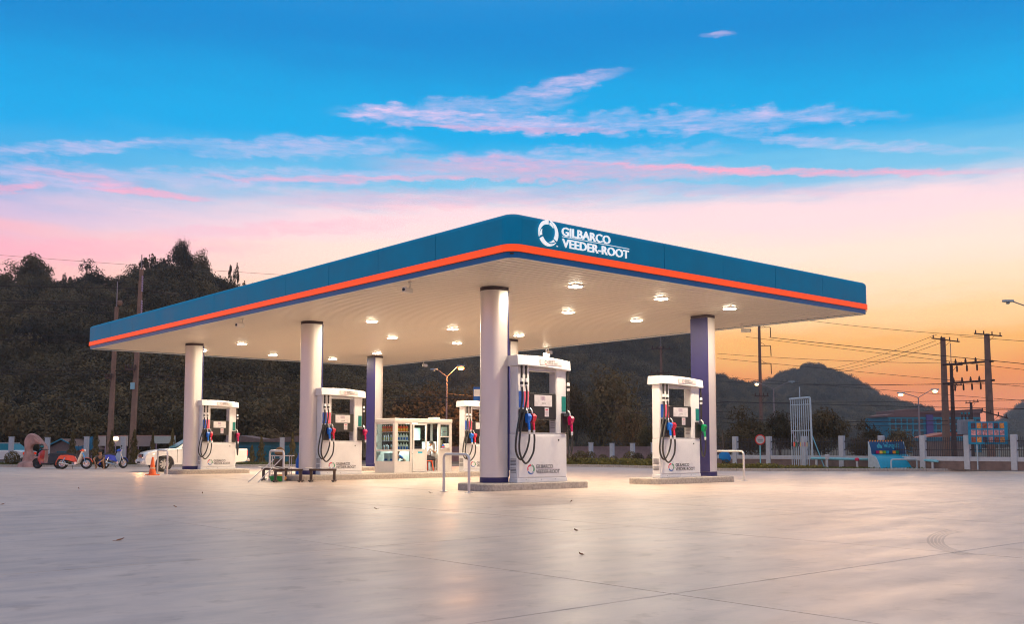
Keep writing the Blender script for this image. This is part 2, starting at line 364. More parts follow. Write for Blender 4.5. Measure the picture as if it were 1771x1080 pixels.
kn = [gd(a, d) for a, d in KERB]
kf = [gd(a, d+.16) for a, d in KERB]
strip('verge', m_soil, kf, [gd(a, 78) for a, d in KERB], .12, .15)
strip('road', m_asph, [gd(a, 79) for a, d in KERB], [gd(a, 91) for a, d in KERB], -.03)
kr = tag(link('kerb', None), kind='structure')
def along(poly, step):
    out = []; 
    for a, b in zip(poly[:-1], poly[1:]):
        n = max(1, round((b-a).length/step))
        for i in range(n): out.append((a+(b-a)*(i/n), a+(b-a)*((i+1)/n)))
    return out
stone = MB().bbox(.006, .994, 0, .18, -.05, .145, .02).mesh('kerb_stone', m_kerb)
for a, b in along(kn, 1.0):
    if (a-FH*a.dot(FH)).length > a.dot(FH)*.62: continue
    d = b-a; link('kerb_stone', stone, kr, a, math.atan2(d.y, d.x), (d.length, 1, 1))

def rrect(x0, x1, y0, y1, r, n=6):
    out = []
    for cx, cy, a in ((x1-r, y0+r, -90), (x1-r, y1-r, 0), (x0+r, y1-r, 90), (x0+r, y0+r, 180)):
        out += [(cx+r*math.cos(R(a+90*i/n)), cy+r*math.sin(R(a+90*i/n))) for i in range(n+1)]
    return out
ZI = .22
def island(x0, x1, y0, y1, label):
    mb = MB(); a = rrect(x0, x1, y0, y1, .35); b = rrect(x0+.025, x1-.025, y0+.025, y1-.025, .33)
    mb.loft([[(p[0], p[1], 0) for p in a], [(p[0], p[1], ZI-.025) for p in a], [(p[0], p[1], ZI) for p in b]])
    return tag(mb.build('pump_island', m_island), label, 'pump island', 'raised concrete pump islands')
island(19.35, 23.9, 23.75, 25.4, 'concrete island under the nearest fuel pump and column')
island(27.3, 32.1, 23.95, 25.4, 'concrete island under the rightmost fuel pump')
island(19.35, 33.0, 35.5, 38.0, 'long concrete island carrying the glazed kiosk')
island(19.35, 23.2, 47.3, 49.3, 'concrete island under the leftmost fuel pump')
island(28.6, 32.6, 47.4, 49.4, 'short concrete island at the foot of the blue column left of the kiosk')

# ------------------------------------------------------------------ canopy
X0, X1, Y0, Y1 = 17.23, 35.54, 20.11, 54.54
ZC = 6.52
can = thing('canopy', 'large flat petrol station canopy with blue fascia and orange band', 'canopy', (X0, Y0, ZC))
can.location = (0, 0, 0)
RC = .38
def outline_arc(cx, cy, a0, n=8): return [((cx+RC*math.cos(R(a0+90*i/n)), cy+RC*math.sin(R(a0+90*i/n))), (math.cos(R(a0+90*i/n)), math.sin(R(a0+90*i/n)))) for i in range(n+1)]
def sweep(path, prof):
    secs = [[(p[0]+nn[0]*o, p[1]+nn[1]*o, z) for o, z in prof] for p, nn in path]; return MB().loft(secs)
UPPER = [(0, 6.835), (0, 7.55), (-.025, 7.62), (-.10, 7.675), (-.2, 7.68), (-.2, 7.6), (-.04, 7.5), (-.04, 6.835)]
corners = [outline_arc(X0+RC, Y0+RC, 180), outline_arc(X1-RC, Y0+RC, 270), outline_arc(X1-RC, Y1-RC, 0), outline_arc(X0+RC, Y1-RC, 90)]
for c in corners: sweep(c, UPPER).build('corner_panel', m_blue, can, smooth=True)
def side(a, b, nn):
    d = Vector((b[0]-a[0], b[1]-a[1])); Ln = d.length; d.normalize(); n = round(Ln/3.0)
    for i in range(n):
        s0, s1 = Ln*i/n+.007, Ln*(i+1)/n-.007
        q = lambda s: ((a[0]+d.x*s, a[1]+d.y*s), nn)
        jit = random.uniform(-.004, .004); pr = [(o+jit, z) for o, z in UPPER]
        sweep([q(s0), q((s0+s1)/2), q(s1)], pr).build('fascia_panel', m_blue, can)
side((X0+RC, Y0), (X1-RC, Y0), (0, -1)); side((X1, Y0+RC), (X1, Y1-RC), (1, 0)); side((X1-RC, Y1), (X0+RC, Y1), (0, 1)); side((X0, Y1-RC), (X0, Y0+RC), (-1, 0))
loop = []
for c in corners: loop += c
loop.append(corners[0][0])
def ringloop(prof, name, m):
    secs = [[(p[0]+nn[0]*o, p[1]+nn[1]*o, z) for o, z in prof] for p, nn in loop]; mb = MB(); n = len(prof)
    vs = [p for q in secs for p in q]; fs = []
    for i in range(len(secs)-1):
        for j in range(n): fs.append((i*n+j, i*n+(j+1) % n, (i+1)*n+(j+1) % n, (i+1)*n+j))
    return mb.add(vs, fs).build(name, m, can, smooth=True)
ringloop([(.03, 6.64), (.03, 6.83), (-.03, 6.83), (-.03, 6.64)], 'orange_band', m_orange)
ringloop([(-.035, 6.47), (-.035, 6.635), (-.08, 6.635), (-.08, 6.47)], 'lower_trim', m_blue2)
ringloop([(-.085, 6.478), (-.085, 6.515), (-.2, 6.515), (-.2, 6.478)], 'soffit_edge', m_white2)
ringloop([(-.06, 6.84), (-.06, 7.5), (-.08, 7.5), (-.08, 6.84)], 'panel_backing', m_gap)
MB().box(X0+.25, X1-.25, Y0+.25, Y1-.25, 7.3, 7.4).build('roof_deck', m_roof, can)
MB().box(X0+.1, X1-.1, Y0+.1, Y1-.1, 6.565, 6.6).build('ceiling_backing', m_gap, can)
PW = .3; nst = int((Y1-Y0-.44)/PW)
stp = MB().bbox(0, X1-X0-.44, .03, PW-.03, 0, .03, .008).mesh('ceiling_strip', m_soffit)
for i in range(nst): link('ceiling_strip', stp, can, (X0+.22, Y0+.22+i*PW, ZC))
# lit brand sign on the fascia
sg = thing('brand_sign', 'white lit round emblem and lettering on the blue fascia', 'sign', (X0, Y0-.035, 0))
for a in (90, 210, 330):
    ring_blade(a, .37, th=.03).build('emblem_blade', m_lit, sg, loc=(1.31, 0, 7.27)); ring_blade(a, .37, True, .03).build('emblem_sliver', m_lit, sg, loc=(1.31, 0, 7.27))
text('GILBARCO', .345, m_lit, sg, (1.84, 0, 7.285), (R(90), 0, 0), 'upper_lettering', .018, .003, 1.95)
text('VEEDER-ROOT', .345, m_lit, sg, (1.86, 0, 6.955), (R(90), 0, 0), 'lower_lettering', .018, .003, 2.72)
MB().box(1.84, 4.6, -.012, 0, 7.243, 7.258).build('divider_line', m_lit, sg)
text('TM', .05, m_lit, sg, (1.62, 0, 6.93), (R(90), 0, 0), 'trade_mark', .005)

# columns: rounded nose outwards, navy face towards the pumps
def column_proto():
    r = thing('canopy_column', '', 'column')
    sec = [(.35, -.4), (.35, .4), (-.02, .4)] + [(-.02-.36*math.sin(R(a)), .4*math.cos(R(a))) for a in range(12, 180, 12)] + [(-.02, -.4)]
    mb = MB(); mb.prism(sec, ZI, 6.42); mb.build('shaft', m_col, r, smooth=True)
    s2 = [(p[0]*1.012, p[1]*1.012) for p in sec]
    MB().prism(s2, 6.40, ZC-.002).build('top_band', m_band, r, smooth=True)
    MB().prism(s2, ZI+.002, ZI+.17).build('base_band', m_navy, r, smooth=True)
    MB().box(.352, .372, -.408, .408, ZI+.175, 6.395).build('inner_face', m_navy, r)
    for s in (-1, 1): MB().box(.315, .36, s*.401 if s > 0 else s*.409, s*.409 if s > 0 else s*.401, ZI+.175, 6.395).build('edge_trim', m_navy, r)
    return r
AX, AY, LX, LY = 20.48, 24.85, 10.87, 11.83
proto = column_proto(); first = True
for x, y, rot, lb in ((AX, AY, 0, 'tall cream column nearest the camera, beside the largest pump'), (AX, AY+LY, 0, 'cream column behind the trestle benches, second from left'),
                      (AX, AY+2*LY, 0, 'leftmost cream column in front of the white pickup'), (AX+LX, AY, math.pi, 'column with navy face behind the rightmost pump'),
                      (AX+LX, AY+LY, math.pi, 'column mostly hidden behind the nearest column and pump'), (AX+LX, AY+2*LY, math.pi, 'column with navy face just left of the glazed kiosk')):
    o = proto if first else copy_tree(proto); first = False
    o.location = (x, y, 0); o.rotation_euler[2] = rot; tag(o, lb, 'column', 'canopy columns')

# ceiling lights on the grid read from the photograph
LXs, LYs = (22.2, 26.35, 30.2), (22.75, 27.4, 34.7, 39.4, 46.65, 51.4)
rowname = ['front row', 'second row', 'third row', 'fourth row', 'fifth row', 'back row']; colname = ['left', 'middle', 'right']
lp = thing('ceiling_light', '', 'ceiling light')
MB().box(-.2, .2, -.2, .2, -.035, -.002).build('housing', m_white2, lp)
MB().box(-.16, .16, -.16, .16, -.06, -.036).build('diffuser', m_lamp, lp)
la = bpy.data.lights.new('canopy_lamp', 'AREA'); la.shape = 'SQUARE'; la.size = .3; la.energy = 270; la.color = (1, .80, .58)
lo = bpy.data.objects.new('canopy_lamp', la); C.objects.link(lo); lo.parent = lp; lo.location = (0, 0, -.07)
first = True
for j, y in enumerate(LYs):
    for i, x in enumerate(LXs):
        if (i, j) in ((0, 1), (0, 3)): continue
        o = lp if first else copy_tree(lp); first = False
        o.location = (x, y, ZC); tag(o, 'lit square canopy light, %s from the front corner, %s of its row' % (rowname[j], colname[i]), 'ceiling light', 'lit square lights in the canopy ceiling')

# security cameras under the canopy edge
def cctv(x, y, rz, label):
    r = thing('security_camera', label, 'camera', (x, y, ZC), rz, 'security cameras under the canopy')
    MB().box(-.05, .05, -.05, .05, -.03, -.002).build('mount', m_alu, r); MB().tube([(0, 0, -.03), (0, 0, -.16), (.06, 0, -.2)], .02, 6).build('arm', m_alu, r)
    b = MB().bbox(-.06, .34, -.07, .07, -.36, -.2, .015).build('housing', m_alu, r); MB().lathe([(.05, 0), (.05, .02)], 10, (.335, 0, -.28), 'x').build('lens', m_black, b)
for a in ((17.8, 25.65, R(200), 'small beige security camera under the left canopy edge near the front column'), (17.9, 37.6, R(200), 'small beige security camera under the left canopy edge above the second column'),
          (35.1, 38.0, R(20), 'small security camera at the back canopy edge above the nearest pump'), (35.1, 49.1, R(20), 'small security camera under the far canopy edge above the kiosk'), (34.7, 25.5, R(-60), 'small security camera under the canopy right of the navy column')): cctv(*a)

# ------------------------------------------------------------------ fuel pumps (2.2 wide, 4.1 high, front towards -Y)
m_red = mat('nozzle_red', (.75, .02, .06), .35); m_nblue = mat('nozzle_blue', (.0, .17, .75), .35); m_mag = mat('nozzle_magenta', (.55, .0, .10), .35); m_ngreen = mat('nozzle_green', (.0, .30, .10), .35)
m_pink = mat('label_pink', (.85, .13, .20), .5); m_lblue = mat('label_blue', (.03, .13, .55), .5); m_teal = mat('label_teal', (.0, .20, .17), .5)
m_screen = mat('screen_white', (.72, .68, .68), .3); m_print = mat('print_grey', (.42, .30, .40), .6); m_rring = mat('emblem_red', (.62, .01, .08), .5); m_gring = mat('emblem_green', (.0, .25, .09), .5); m_bring = mat('emblem_blue', (.0, .10, .38), .5)
m_plate = mat('cap_plate', (.70, .66, .66), .35)
def nozzle(m, parent, x, y, z, name='nozzle', lean=0.0):
    n = link(name, None, parent, (x, y, z)); n.rotation_euler = (0, lean, 0); n.scale = (.88, .88, .88)
    b = MB(); b.loft([[(-.055, -.05, -.02), (.055, -.05, -.02), (.055, .05, -.02), (-.055, .05, -.02)], [(-.075, -.12, .10), (.075, -.12, .10), (.075, .06, .10), (-.075, .06, .10)], [(-.085, -.15, .22), (.085, -.15, .22), (.085, .05, .22), (-.085, .05, .22)], [(-.06, -.08, .31), (.06, -.08, .31), (.06, .07, .31), (-.06, .07, .31)]])
    b.tube([(0, -.06, -.02), (0, -.09, -.28)], [.05, .042], 8); b.build('grip', m, n, smooth=True)
    MB().tube(curve([(0, 0, .30), (0, .03, .42), (0, .12, .52)]), .03, 8).build('spout', m_steel, n, smooth=True)
    MB().tube(curve([(0, .04, .06), (0, .10, -.04), (0, .05, -.2)]), .018, 6).build('lever_guard', m_black, n, smooth=True)
    MB().lathe([(.035, -.42), (.04, -.36), (.045, -.30), (.035, -.27)], 8, (0, -.09, 0)).build('swivel', m_white2, n, smooth=True)
    return n
def pump(name, label, right_mat, detail=True):
    r = thing(name, label, 'fuel pump', group='tall white fuel pumps')
    D = .2
    lo = MB().bbox(-1.1, 1.1, -D, D, .0, .14, .012).build('plinth', m_white, r)
    cab = MB().bbox(-1.085, 1.085, -D+.012, D-.012, .142, 1.55, .012).build('lower_cabinet', m_white, r)
    MB().bbox(-1.03, 1.05, -D-.006, -D+.014, .17, 1.50, .006).build('door_panel', m_white, cab)
    MB().lathe([(.03, 0), (.03, .012)], 10, (.70, -D-.018, 1.36), 'y').build('lock', m_ink, cab)
    for i in range(9): MB().box(-1.096, -1.084, -.13, .13, .32+i*.045+(.06 if i > 3 else 0), .335+i*.045+(.06 if i > 3 else 0)).build('vent_slot', m_ink, cab)
    for x in (-.72, -.05, .55): MB().lathe([(.012, 0), (.012, .006)], 6, (x, -D-.006, .09), 'y').build('screw', m_ink, lo)
    for x0, x1 in ((-1.085, -.55), (.64, 1.085)):
        c = MB().bbox(x0, x1, -D+.012, D-.012, 1.552, 3.74, .03).build('upright', m_white, r)
    MB().box(-.548, .638, -.16, .16, 3.60, 3.735).build('header', m_grey, r)
    MB().box(-.548, .638, -D+.02, D-.02, 1.552, 1.60).build('shelf', m_grey, r)
    MB().box(.625, .638, -.13, .13, 1.62, 3.55).build('inner_wall', m_grey, r)
    for i in range(5): MB().box(.618, .624, -.11, .1, 1.75+i*.06, 1.765+i*.06).build('printed_line', m_ink, r)
    hd = MB().bbox(-.545, .62, -.185, .12, 2.03, 2.88, .02).build('display_head', m_black, r)
    MB().box(-.35, .42, -.197, -.186, 2.45, 2.82).build('screen', m_screen, hd)
    MB().box(.10, .28, -.197, -.186, 2.12, 2.41).build('notice', m_screen, hd)
    MB().box(.13, .25, -.2, -.198, 2.33, 2.36).build('notice_heading', m_rring, hd)
    for i in range(4): MB().box(.13, .25, -.2, -.198, 2.16+i*.035, 2.172+i*.035).build('notice_line', m_print, hd)
    for i in range(4): MB().box(-.08+i*.055, -.045+i*.055, -.2, -.198, 2.66-.015*(i % 2), 2.78).build('screen_figure', m_print, hd)
    for i in range(3): MB().box(-.03+i*.06, .01+i*.06, -.2, -.198, 2.54, 2.565).build('screen_mark', m_ink, hd)
    # arched cap
    mb = MB(); secs = []
    for i in range(13):
        t = i/12; x = -1.16+2.32*t; top = 4.07+.05*math.sin(math.pi*t)-.09*t; bot = 3.735+.03*math.sin(math.pi*t)-.09*t
        secs.append([(x, -.30, bot), (x, -.325, bot+.03), (x, -.29, top-.02), (x, -.265, top), (x, .265, top), (x, .29, top-.02), (x, .325, bot+.03), (x, .30, bot)])
    cap = mb.loft(secs).build('cap', m_white, r, smooth=True)
    pl = MB().box(-.22, .74, -.336, -.31, 3.80, 3.98).build('cap_plate', m_plate, cap)
    for a, mm in ((90, m_teal), (210, m_orange), (330, m_mag)): ring_blade(a, .062, th=.004).build('emblem_blade', mm, cap, loc=(.03, -.338, 3.89))
    text('GILBARCO', .085, m_ink, cap, (.13, -.337, 3.90), (R(90), 0, 0), 'upper_lettering', .002, .0003, .30)
    text('VEEDER-ROOT', .085, m_ink, cap, (.13, -.337, 3.825), (R(90), 0, 0), 'lower_lettering', .002, .0003, .42)
    # brand on the door
    for a, mm in ((90, m_rring), (330, m_gring), (210, m_bring)):
        ring_blade(a, .16, th=.004).build('emblem_blade', mm, cab, loc=(-.52, -D-.007, .42)); ring_blade(a, .16, True, .004).build('emblem_sliver', mm, cab, loc=(-.52, -D-.007, .42))
    text('GILBARCO', .17, m_ink, cab, (-.30, -D-.009, .45), (R(90), 0, 0), 'upper_lettering', .002, .0018, .74)
    text('VEEDER-ROOT', .17, m_ink, cab, (-.30, -D-.009, .285), (R(90), 0, 0), 'lower_lettering', .002, .0018, 1.05)
    MB().box(-.30, .75, -D-.010, -D-.007, .428, .434).build('divider_line', m_print, cab)
    # grade labels and nozzle boots
    for x0, x1, z0, z1, mm in ((-1.02, -.82, 2.40, 2.92, m_lblue), (-.80, -.60, 2.40, 2.92, m_pink), (.86, 1.04, 2.30, 2.80, m_teal)): MB().box(x0, x1, -D-.004, -D+.011, z0, z1).build('grade_label', mm, r)
    for x0, x1, z0, z1 in ((-1.03, -.58, 1.62, 2.34), (.82, 1.06, 1.60, 2.24)):
        bt = MB().box(x0, x1, -D-.05, -D+.011, z0, z1).build('nozzle_boot', m_black, r); MB().loft([[(x0, -D-.05, z1-.12), (x1, -D-.05, z1-.12), (x1, -D-.05, z1), (x0, -D-.05, z1)], [(x0+.02, -D-.14, z1-.1), (x1-.02, -D-.14, z1-.1), (x1-.02, -D-.12, z1), (x0+.02, -D-.12, z1)]]).build('boot_hood', m_black, bt)
    ns = [nozzle(m_nblue, r, -.80, -D-.17, 1.92), nozzle(m_red, r, -.60, -D-.17, 1.92), nozzle(right_mat, r, 1.10, -D-.15, 1.88)]
    hoses = [[(-.99, -.30, 3.72), (-.99, -.30, 3.25), (-1.02, -.36, 2.6), (-1.28, -.42, 1.7), (-1.36, -.44, 1.05), (-1.18, -.46, .74), (-.96, -.47, .98), (-.84, -.47, 1.3), (-.80, -.46, 1.54)],
             [(-.80, -.30, 3.72), (-.80, -.30, 3.25), (-.86, -.38, 2.6), (-1.16, -.45, 1.7), (-1.24, -.48, 1.0), (-1.0, -.5, .62), (-.70, -.5, .92), (-.61, -.48, 1.3), (-.60, -.46, 1.54)],
             [(1.12, -.22, 3.70), (1.14, -.22, 3.2), (1.16, -.2, 2.4), (1.20, -.12, 1.5), (1.18, -.2, .95), (1.13, -.34, .85), (1.10, -.44, 1.2), (1.10, -.44, 1.5)]]
    for h in hoses:
        ho = MB().tube(curve(h, 8), .032, 8).build('hose', m_hose, r, smooth=True)
        p = Vector(h[1]); MB().lathe([(.03, -.12), (.05, -.10), (.05, .14), (.03, .18)], 8, (p.x, p.y, p.z-.1)).build('breakaway', m_white2, ho, smooth=True)
        MB().lathe([(.054, -.02), (.054, .06)], 8, (p.x, p.y, p.z-.1)).build('breakaway_collar', m_black, ho, smooth=True)
        MB().lathe([(.04, 0), (.04, .1)], 8, (h[0][0], h[0][1], 3.64)).build('hose_outlet', m_black, ho)
    return r
def stretch(o, sx, sz): o.scale = (sx, 1, sz)
pA = pump('fuel_pump', 'largest white fuel pump with magenta nozzle beside the nearest column', m_mag)
pF = pump('fuel_pump', 'rightmost white fuel pump, the only one with a green nozzle', m_ngreen)
pA.location = (21.95, 24.25, ZI); stretch(pA, 1.0, 1.0)
pF.location = (29.08, 24.45, ZI); stretch(pF, 1.06, .92)
for x, y, sx, sz, lb in ((21.58, 36.1, .90, .865, 'white fuel pump behind the trestle benches, left of the kiosk'), (21.6, 47.95, .84, .845, 'leftmost and smallest white fuel pump, in front of the pickup'), (28.95, 36.1, .92, .79, 'white fuel pump half hidden behind the nearest column, right of the kiosk')):
    o = copy_tree(pA); o.location = (x, y, ZI); stretch(o, sx, sz); o['label'] = lb

# ------------------------------------------------------------------ hoop bollards
def hoop(a, b, hgt, label, r=.042):
    d = (b-a); Ln = d.length; t = thing('hoop_barrier', label, 'barrier', a, math.atan2(d.y, d.x), 'steel hoop barriers')
    MB().tube(bend([(0, 0, 0), (0, 0, hgt), (Ln, 0, hgt), (Ln, 0, 0)], .16), r, 12).build('hoop', m_steel, t, smooth=True)
    for x in (0, Ln): MB().lathe([(.13, 0), (.13, .012), (.05, .02)], 12, (x, 0, .002)).build('foot_plate', m_steel, t)
hoop(gp(811, 853.5), gp(767.5, 851), 1.14, 'steel hoop barrier in front of the nearest column')
hoop(gp(490, 834), gp(466, 832), 1.19, 'steel hoop barrier among the trestle benches')
hoop(gp(289, 821.8), gp(272, 820), 1.16, 'steel hoop barrier beside the orange traffic cone')
q = gp(1287, 832.5); hoop(q, q + Vector((0, 2.1, 0)), 1.18, 'steel hoop barrier right of the rightmost pump')
# traffic cone
m_cone = mat('cone_orange', (.85, .13, .015), .5, var=.15, scale=9)
cn = thing('traffic_cone', 'orange traffic cone beside the pickup', 'traffic cone', gp(263.5, 822.5))
MB().bbox(-.26, .26, -.26, .26, 0, .04, .01).build('base', m_cone, cn); MB().lathe([(.18, .04), (.165, .08), (.045, .84), (.03, .86)], 18).build('cone', m_cone, cn, smooth=True)
MB().lathe([(.132, .3), (.114, .4)], 18).build('worn_stripe', mat('cone_stripe', (.75, .42, .25), .6, var=.4, scale=20), cn, smooth=True)

# ------------------------------------------------------------------ trestle benches and cleaning things
m_brown = mat('brown_steel', (.10, .065, .045), .5, var=.2); m_slat = mat('white_slat', (.66, .62, .57), .5)
def bench(p, Ln, label, rz=0.0):
    t = thing('trestle_bench', label, 'bench', p, FACE+rz, 'low brown trestle benches')
    for x in (-Ln*.36, Ln*.36):
        lg = MB().box(x-.05, x+.05, -.04, .04, .07, .42).build('leg', m_brown, t); MB().box(x-.06, x+.06, -.30, .30, .03, .07).build('foot', m_brown, lg)
        for y in (-.26, .26): MB().lathe([(.03, 0), (.03, .03)], 8, (x, y, .001)).build('caster', m_black, lg)
    MB().box(-Ln*.42, Ln*.42, -.06, .06, .42, .50).build('beam', m_brown, t)
    for s in (-1, 1):
        pr = [(s*Ln*(.05+.12*i), .52+.02*math.cos(i*1.6)) for i in range(5)]; MB().loft([[(x, -.22, z), (x, .22, z), (x, .22, z+.02), (x, -.22, z+.02)] for x, z in pr]).build('seat_panel', m_slat, t)
bench(gp(498, 834.5), 1.35, 'trestle bench in front of the hoop barrier, middle one of three')
bench(gp(558, 834), 1.25, 'trestle bench right of the hoop, in front of the pump door')
bench(gp(475, 832), 1.25, 'trestle bench behind the hoop barrier, leftmost of three')
for a, b, lb in (((429, 835), (474, 795), 'long steel rod leaning on the hoop, left one of two'), ((446, 835.5), (487, 793.5), 'long steel rod leaning on the hoop, right one of two')):
    p = gp(*a, .012); dp = p.dot(FH); q2 = at(b[0], b[1], dp+.25); tag(MB().tube([p, q2], .018, 8).build('steel_rod', m_steel, smooth=True), lb, 'rod', 'steel rods leaning on the hoop')
tb = thing('service_trolley', 'small metal trolley with a bright rail behind the hoop barrier', 'trolley', gp(487, 830.5), FACE)
for x in (-.35, .35):
    for y in (-.2, .2): MB().tube([(x, y, 0), (x, y, .98)], .018, 6).build('leg', m_steel, tb)
MB().bbox(-.42, .46, -.26, .26, .96, 1.0, .01).build('top_tray', m_slat, tb); MB().bbox(-.38, .38, -.23, .23, .3, .33, .01).build('lower_tray', m_slat, tb)
def at_tb(x, y, z): return Matrix.Rotation(FACE, 4, 'Z') @ Vector((x, y, z)) + gp(487, 830.5)
m_bag = mat('brown_bag', (.28, .15, .06), .8, var=.3, scale=6, bump=.5, bscale=10); m_jug = mat('blue_jug', (.0, .13, .62), .4)
tag(MB().lathe([(.12, 0), (.2, .05), (.2, .2), (.12, .3), (.03, .34)], 12).build('brown_sack', m_bag, smooth=True, loc=at_tb(-.1, 0, 1.002)), 'tan sack on top of the trolley behind the hoop', 'sack')
bk = thing('dark_bin', 'dark bin on the lower tray of the trolley', 'bin', at_tb(-.12, 0, .332)); MB().lathe([(.17, 0), (.22, .52), (.2, .52), (.16, .03)], 14).build('bin_body', m_brown, bk, smooth=True); MB().lathe([(.225, .5), (.235, .53)], 14).build('rim', m_black, bk)
jg = thing('blue_jug', 'bright blue plastic jug standing right of the trolley', 'jug', at_tb(.72, .05, 0)); MB().lathe([(.16, 0), (.17, .05), (.16, .8), (.07, 1.0), (.06, 1.1)], 14).build('jug_body', m_jug, jg, smooth=True); MB().tube(curve([(.06, 0, 1.05), (.24, 0, 1.0), (.24, 0, .75), (.16, 0, .65)]), .025, 6).build('handle', m_slat, jg, smooth=True)
gr = thing('green_basin', 'green plastic basin on the ground under the trolley', 'basin', gp(479, 833.4)); MB().lathe([(.2, 0), (.3, .2), (.32, .2), (.22, -.0+.001)], 16).build('basin_body', mat('green_plastic', (.01, .30, .07), .4), gr, smooth=True)
tag(MB().lathe([(.05, 0), (.2, .04), (.22, .14), (.1, .24), (.02, .26)], 10).build('orange_cloth_heap', mat('tan_cloth', (.6, .28, .10), .9, bump=.6, bscale=8), smooth=True, loc=gp(486, 832.6)), 'tan cloth heap beside the green basin', 'cloth')

# ------------------------------------------------------------------ people
m_skin = mat('skin', (.36, .19, .11), .55, var=.08); m_hair = mat('hair', (.012, .01, .009), .6)
def skin_mesh(name, verts, edges, roots, m, parent, sub=1):
    me = bpy.data.meshes.new(name); bm = bmesh.new(); ly = bm.verts.layers.skin.verify(); vv = []
    for p, r in verts:
        v = bm.verts.new(p); v[ly].radius = (r, r) if not isinstance(r, tuple) else r; vv.append(v)
    for i in roots: vv[i][ly].use_root = True
    for a, b in edges: bm.edges.new((vv[a], vv[b]))
    bm.to_mesh(me); bm.free(); o = bpy.data.objects.new(name, me); C.objects.link(o)
    o.modifiers.new('s', 'SKIN'); u = o.modifiers.new('u', 'SUBSURF'); u.levels = u.render_levels = sub
    dg = bpy.context.evaluated_depsgraph_get(); m2 = bpy.data.meshes.new_from_object(o.evaluated_get(dg)); bpy.data.objects.remove(o)
    m2.materials.clear(); m2.materials.append(m); m2.polygons.foreach_set('use_smooth', [True]*len(m2.polygons)); m2.name = name
    return link(name, m2, parent)
def person(label, loc, rz, J, shirt, bottoms, short=True):
    r = thing('person', label, 'person', loc, rz)
    V = lambda kk: Vector(J[kk]); vs = []; es = []; ix = {}
    def add(kk, p, rad, prev=None):
        ix[kk] = len(vs); vs.append((p, rad))
        if prev is not None: es.append((ix[prev], ix[kk]))
    add('pel', V('pel'), .125); mid = (V('pel')+V('chest'))/2 + Vector((0, .02, 0)); add('mid', mid, .12, 'pel'); add('chest', V('chest'), (.135, .12), 'mid'); add('neck', V('neck'), .055, 'chest')
    hd = V('head'); up = (hd-V('neck')).normalized(); add('jaw', hd-up*.05, .078, 'neck'); add('head', hd+up*.05, .092, 'jaw')
    for s, t in ((-1, 'l'), (1, 'r')):
        add('sh'+t, V('sh'+t), .058, 'chest'); add('el'+t, V('el'+t), .042, 'sh'+t); add('wr'+t, V('wr'+t), .028, 'el'+t)
        d = (V('wr'+t)-V('el'+t)).normalized(); add('pa'+t, V('wr'+t)+d*.07, (.038, .02), 'wr'+t)
        add('hip'+t, V('hip'+t), .09, 'pel'); add('kn'+t, V('kn'+t), .06, 'hip'+t); add('an'+t, V('an'+t), .038, 'kn'+t)
        f = V('an'+t); add('toe'+t, Vector((f.x+s*.02, f.y-.15, .03)), .032, 'an'+t)
    roots = [0]
    for t in 'lr':
        d = (V('wr'+t)-V('el'+t)).normalized(); sd_ = d.cross(Vector((0, 1, .3))).normalized(); b = V('wr'+t)+d*.07
        for kq, (o, ln) in enumerate(((-.028, .065), (-.009, .078), (.010, .074), (.027, .058))):
            p0 = b+sd_*o; i0 = len(vs); vs += [(p0, .010), (p0+d*ln*.55+Vector((0, 0, -.012)), .009), (p0+d*ln+Vector((0, 0, -.035)), .008)]; es += [(i0, i0+1), (i0+1, i0+2)]; roots.append(i0)
        p0 = V('wr'+t)+d*.03+sd_*-.03; i0 = len(vs); vs += [(p0, .011), (p0+d*.03-sd_*.03, .010), (p0+d*.06-sd_*.035, .009)]; es += [(i0, i0+1), (i0+1, i0+2)]; roots.append(i0)
    b = skin_mesh('body', vs, es, roots, m_skin, r, 2)
    sv = [(V('pel')+Vector((0, 0, .03)), .14), (mid, .14), (V('chest'), (.155, .14)), (V('neck')-up*.05, .075)]; se = [(0, 1), (1, 2), (2, 3)]
    for t in 'lr':
        n = len(sv); sv += [(V('sh'+t), .075), (V('sh'+t)*.3+V('el'+t)*.7, .062)]; se += [(2, n), (n, n+1)]
    skin_mesh('shirt', sv, se, [0], shirt, r, 2)
    lv = [(V('pel'), .15)]; le = []
    for t in 'lr':
        n = len(lv); kx = 1.0 if short else 1.0; lv += [(V('hip'+t), .11), (V('kn'+t), .078)]; le += [(0, n), (n, n+1)]
        if not short: lv += [(V('an'+t)+Vector((0, 0, .05)), .055)]; le += [(n+1, n+2)]
    skin_mesh('trousers', lv, le, [0], bottoms, r, 2)
    fr = V('look').normalized(); hm = MB(); side_ = fr.cross(up).normalized()
    secs = []
    for i in range(7):
        a = R(-18 + 18*i); rr = .103*math.cos(a); c_ = hd + up*(.055+.105*math.sin(a)) - fr*.018
        secs.append([c_ + side_*rr*math.cos(R(q_)) + fr*rr*math.sin(R(q_))*(.82 if math.sin(R(q_)) > 0 and i < 2 else 1) for q_ in range(0, 360, 30)])
    hm.loft(secs).build('hair', m_hair, r, smooth=True)
    fm = MB()
    for s in (-1, 1): p = hd + up*.035 + fr*.086 + side_*s*.034; fm.lathe([(.004, -.01), (.013, 0), (.004, .01)], 8, p)
    fm.build('eyes', m_ink, r)
    nm = MB(); p = hd + up*.0 + fr*.088; nm.add([p+up*.045, p-side_*.018, p+side_*.018, p+fr*.03], [(0, 1, 3), (0, 3, 2), (1, 2, 3), (0, 2, 1)]); nm.build('nose', m_skin, r)
    em = MB()
    for s in (-1, 1): em.lathe([(.008, -.03), (.02, 0), (.008, .03)], 8, hd + up*.02 + side_*s*.09)
    em.build('ears', m_skin, r, smooth=True)
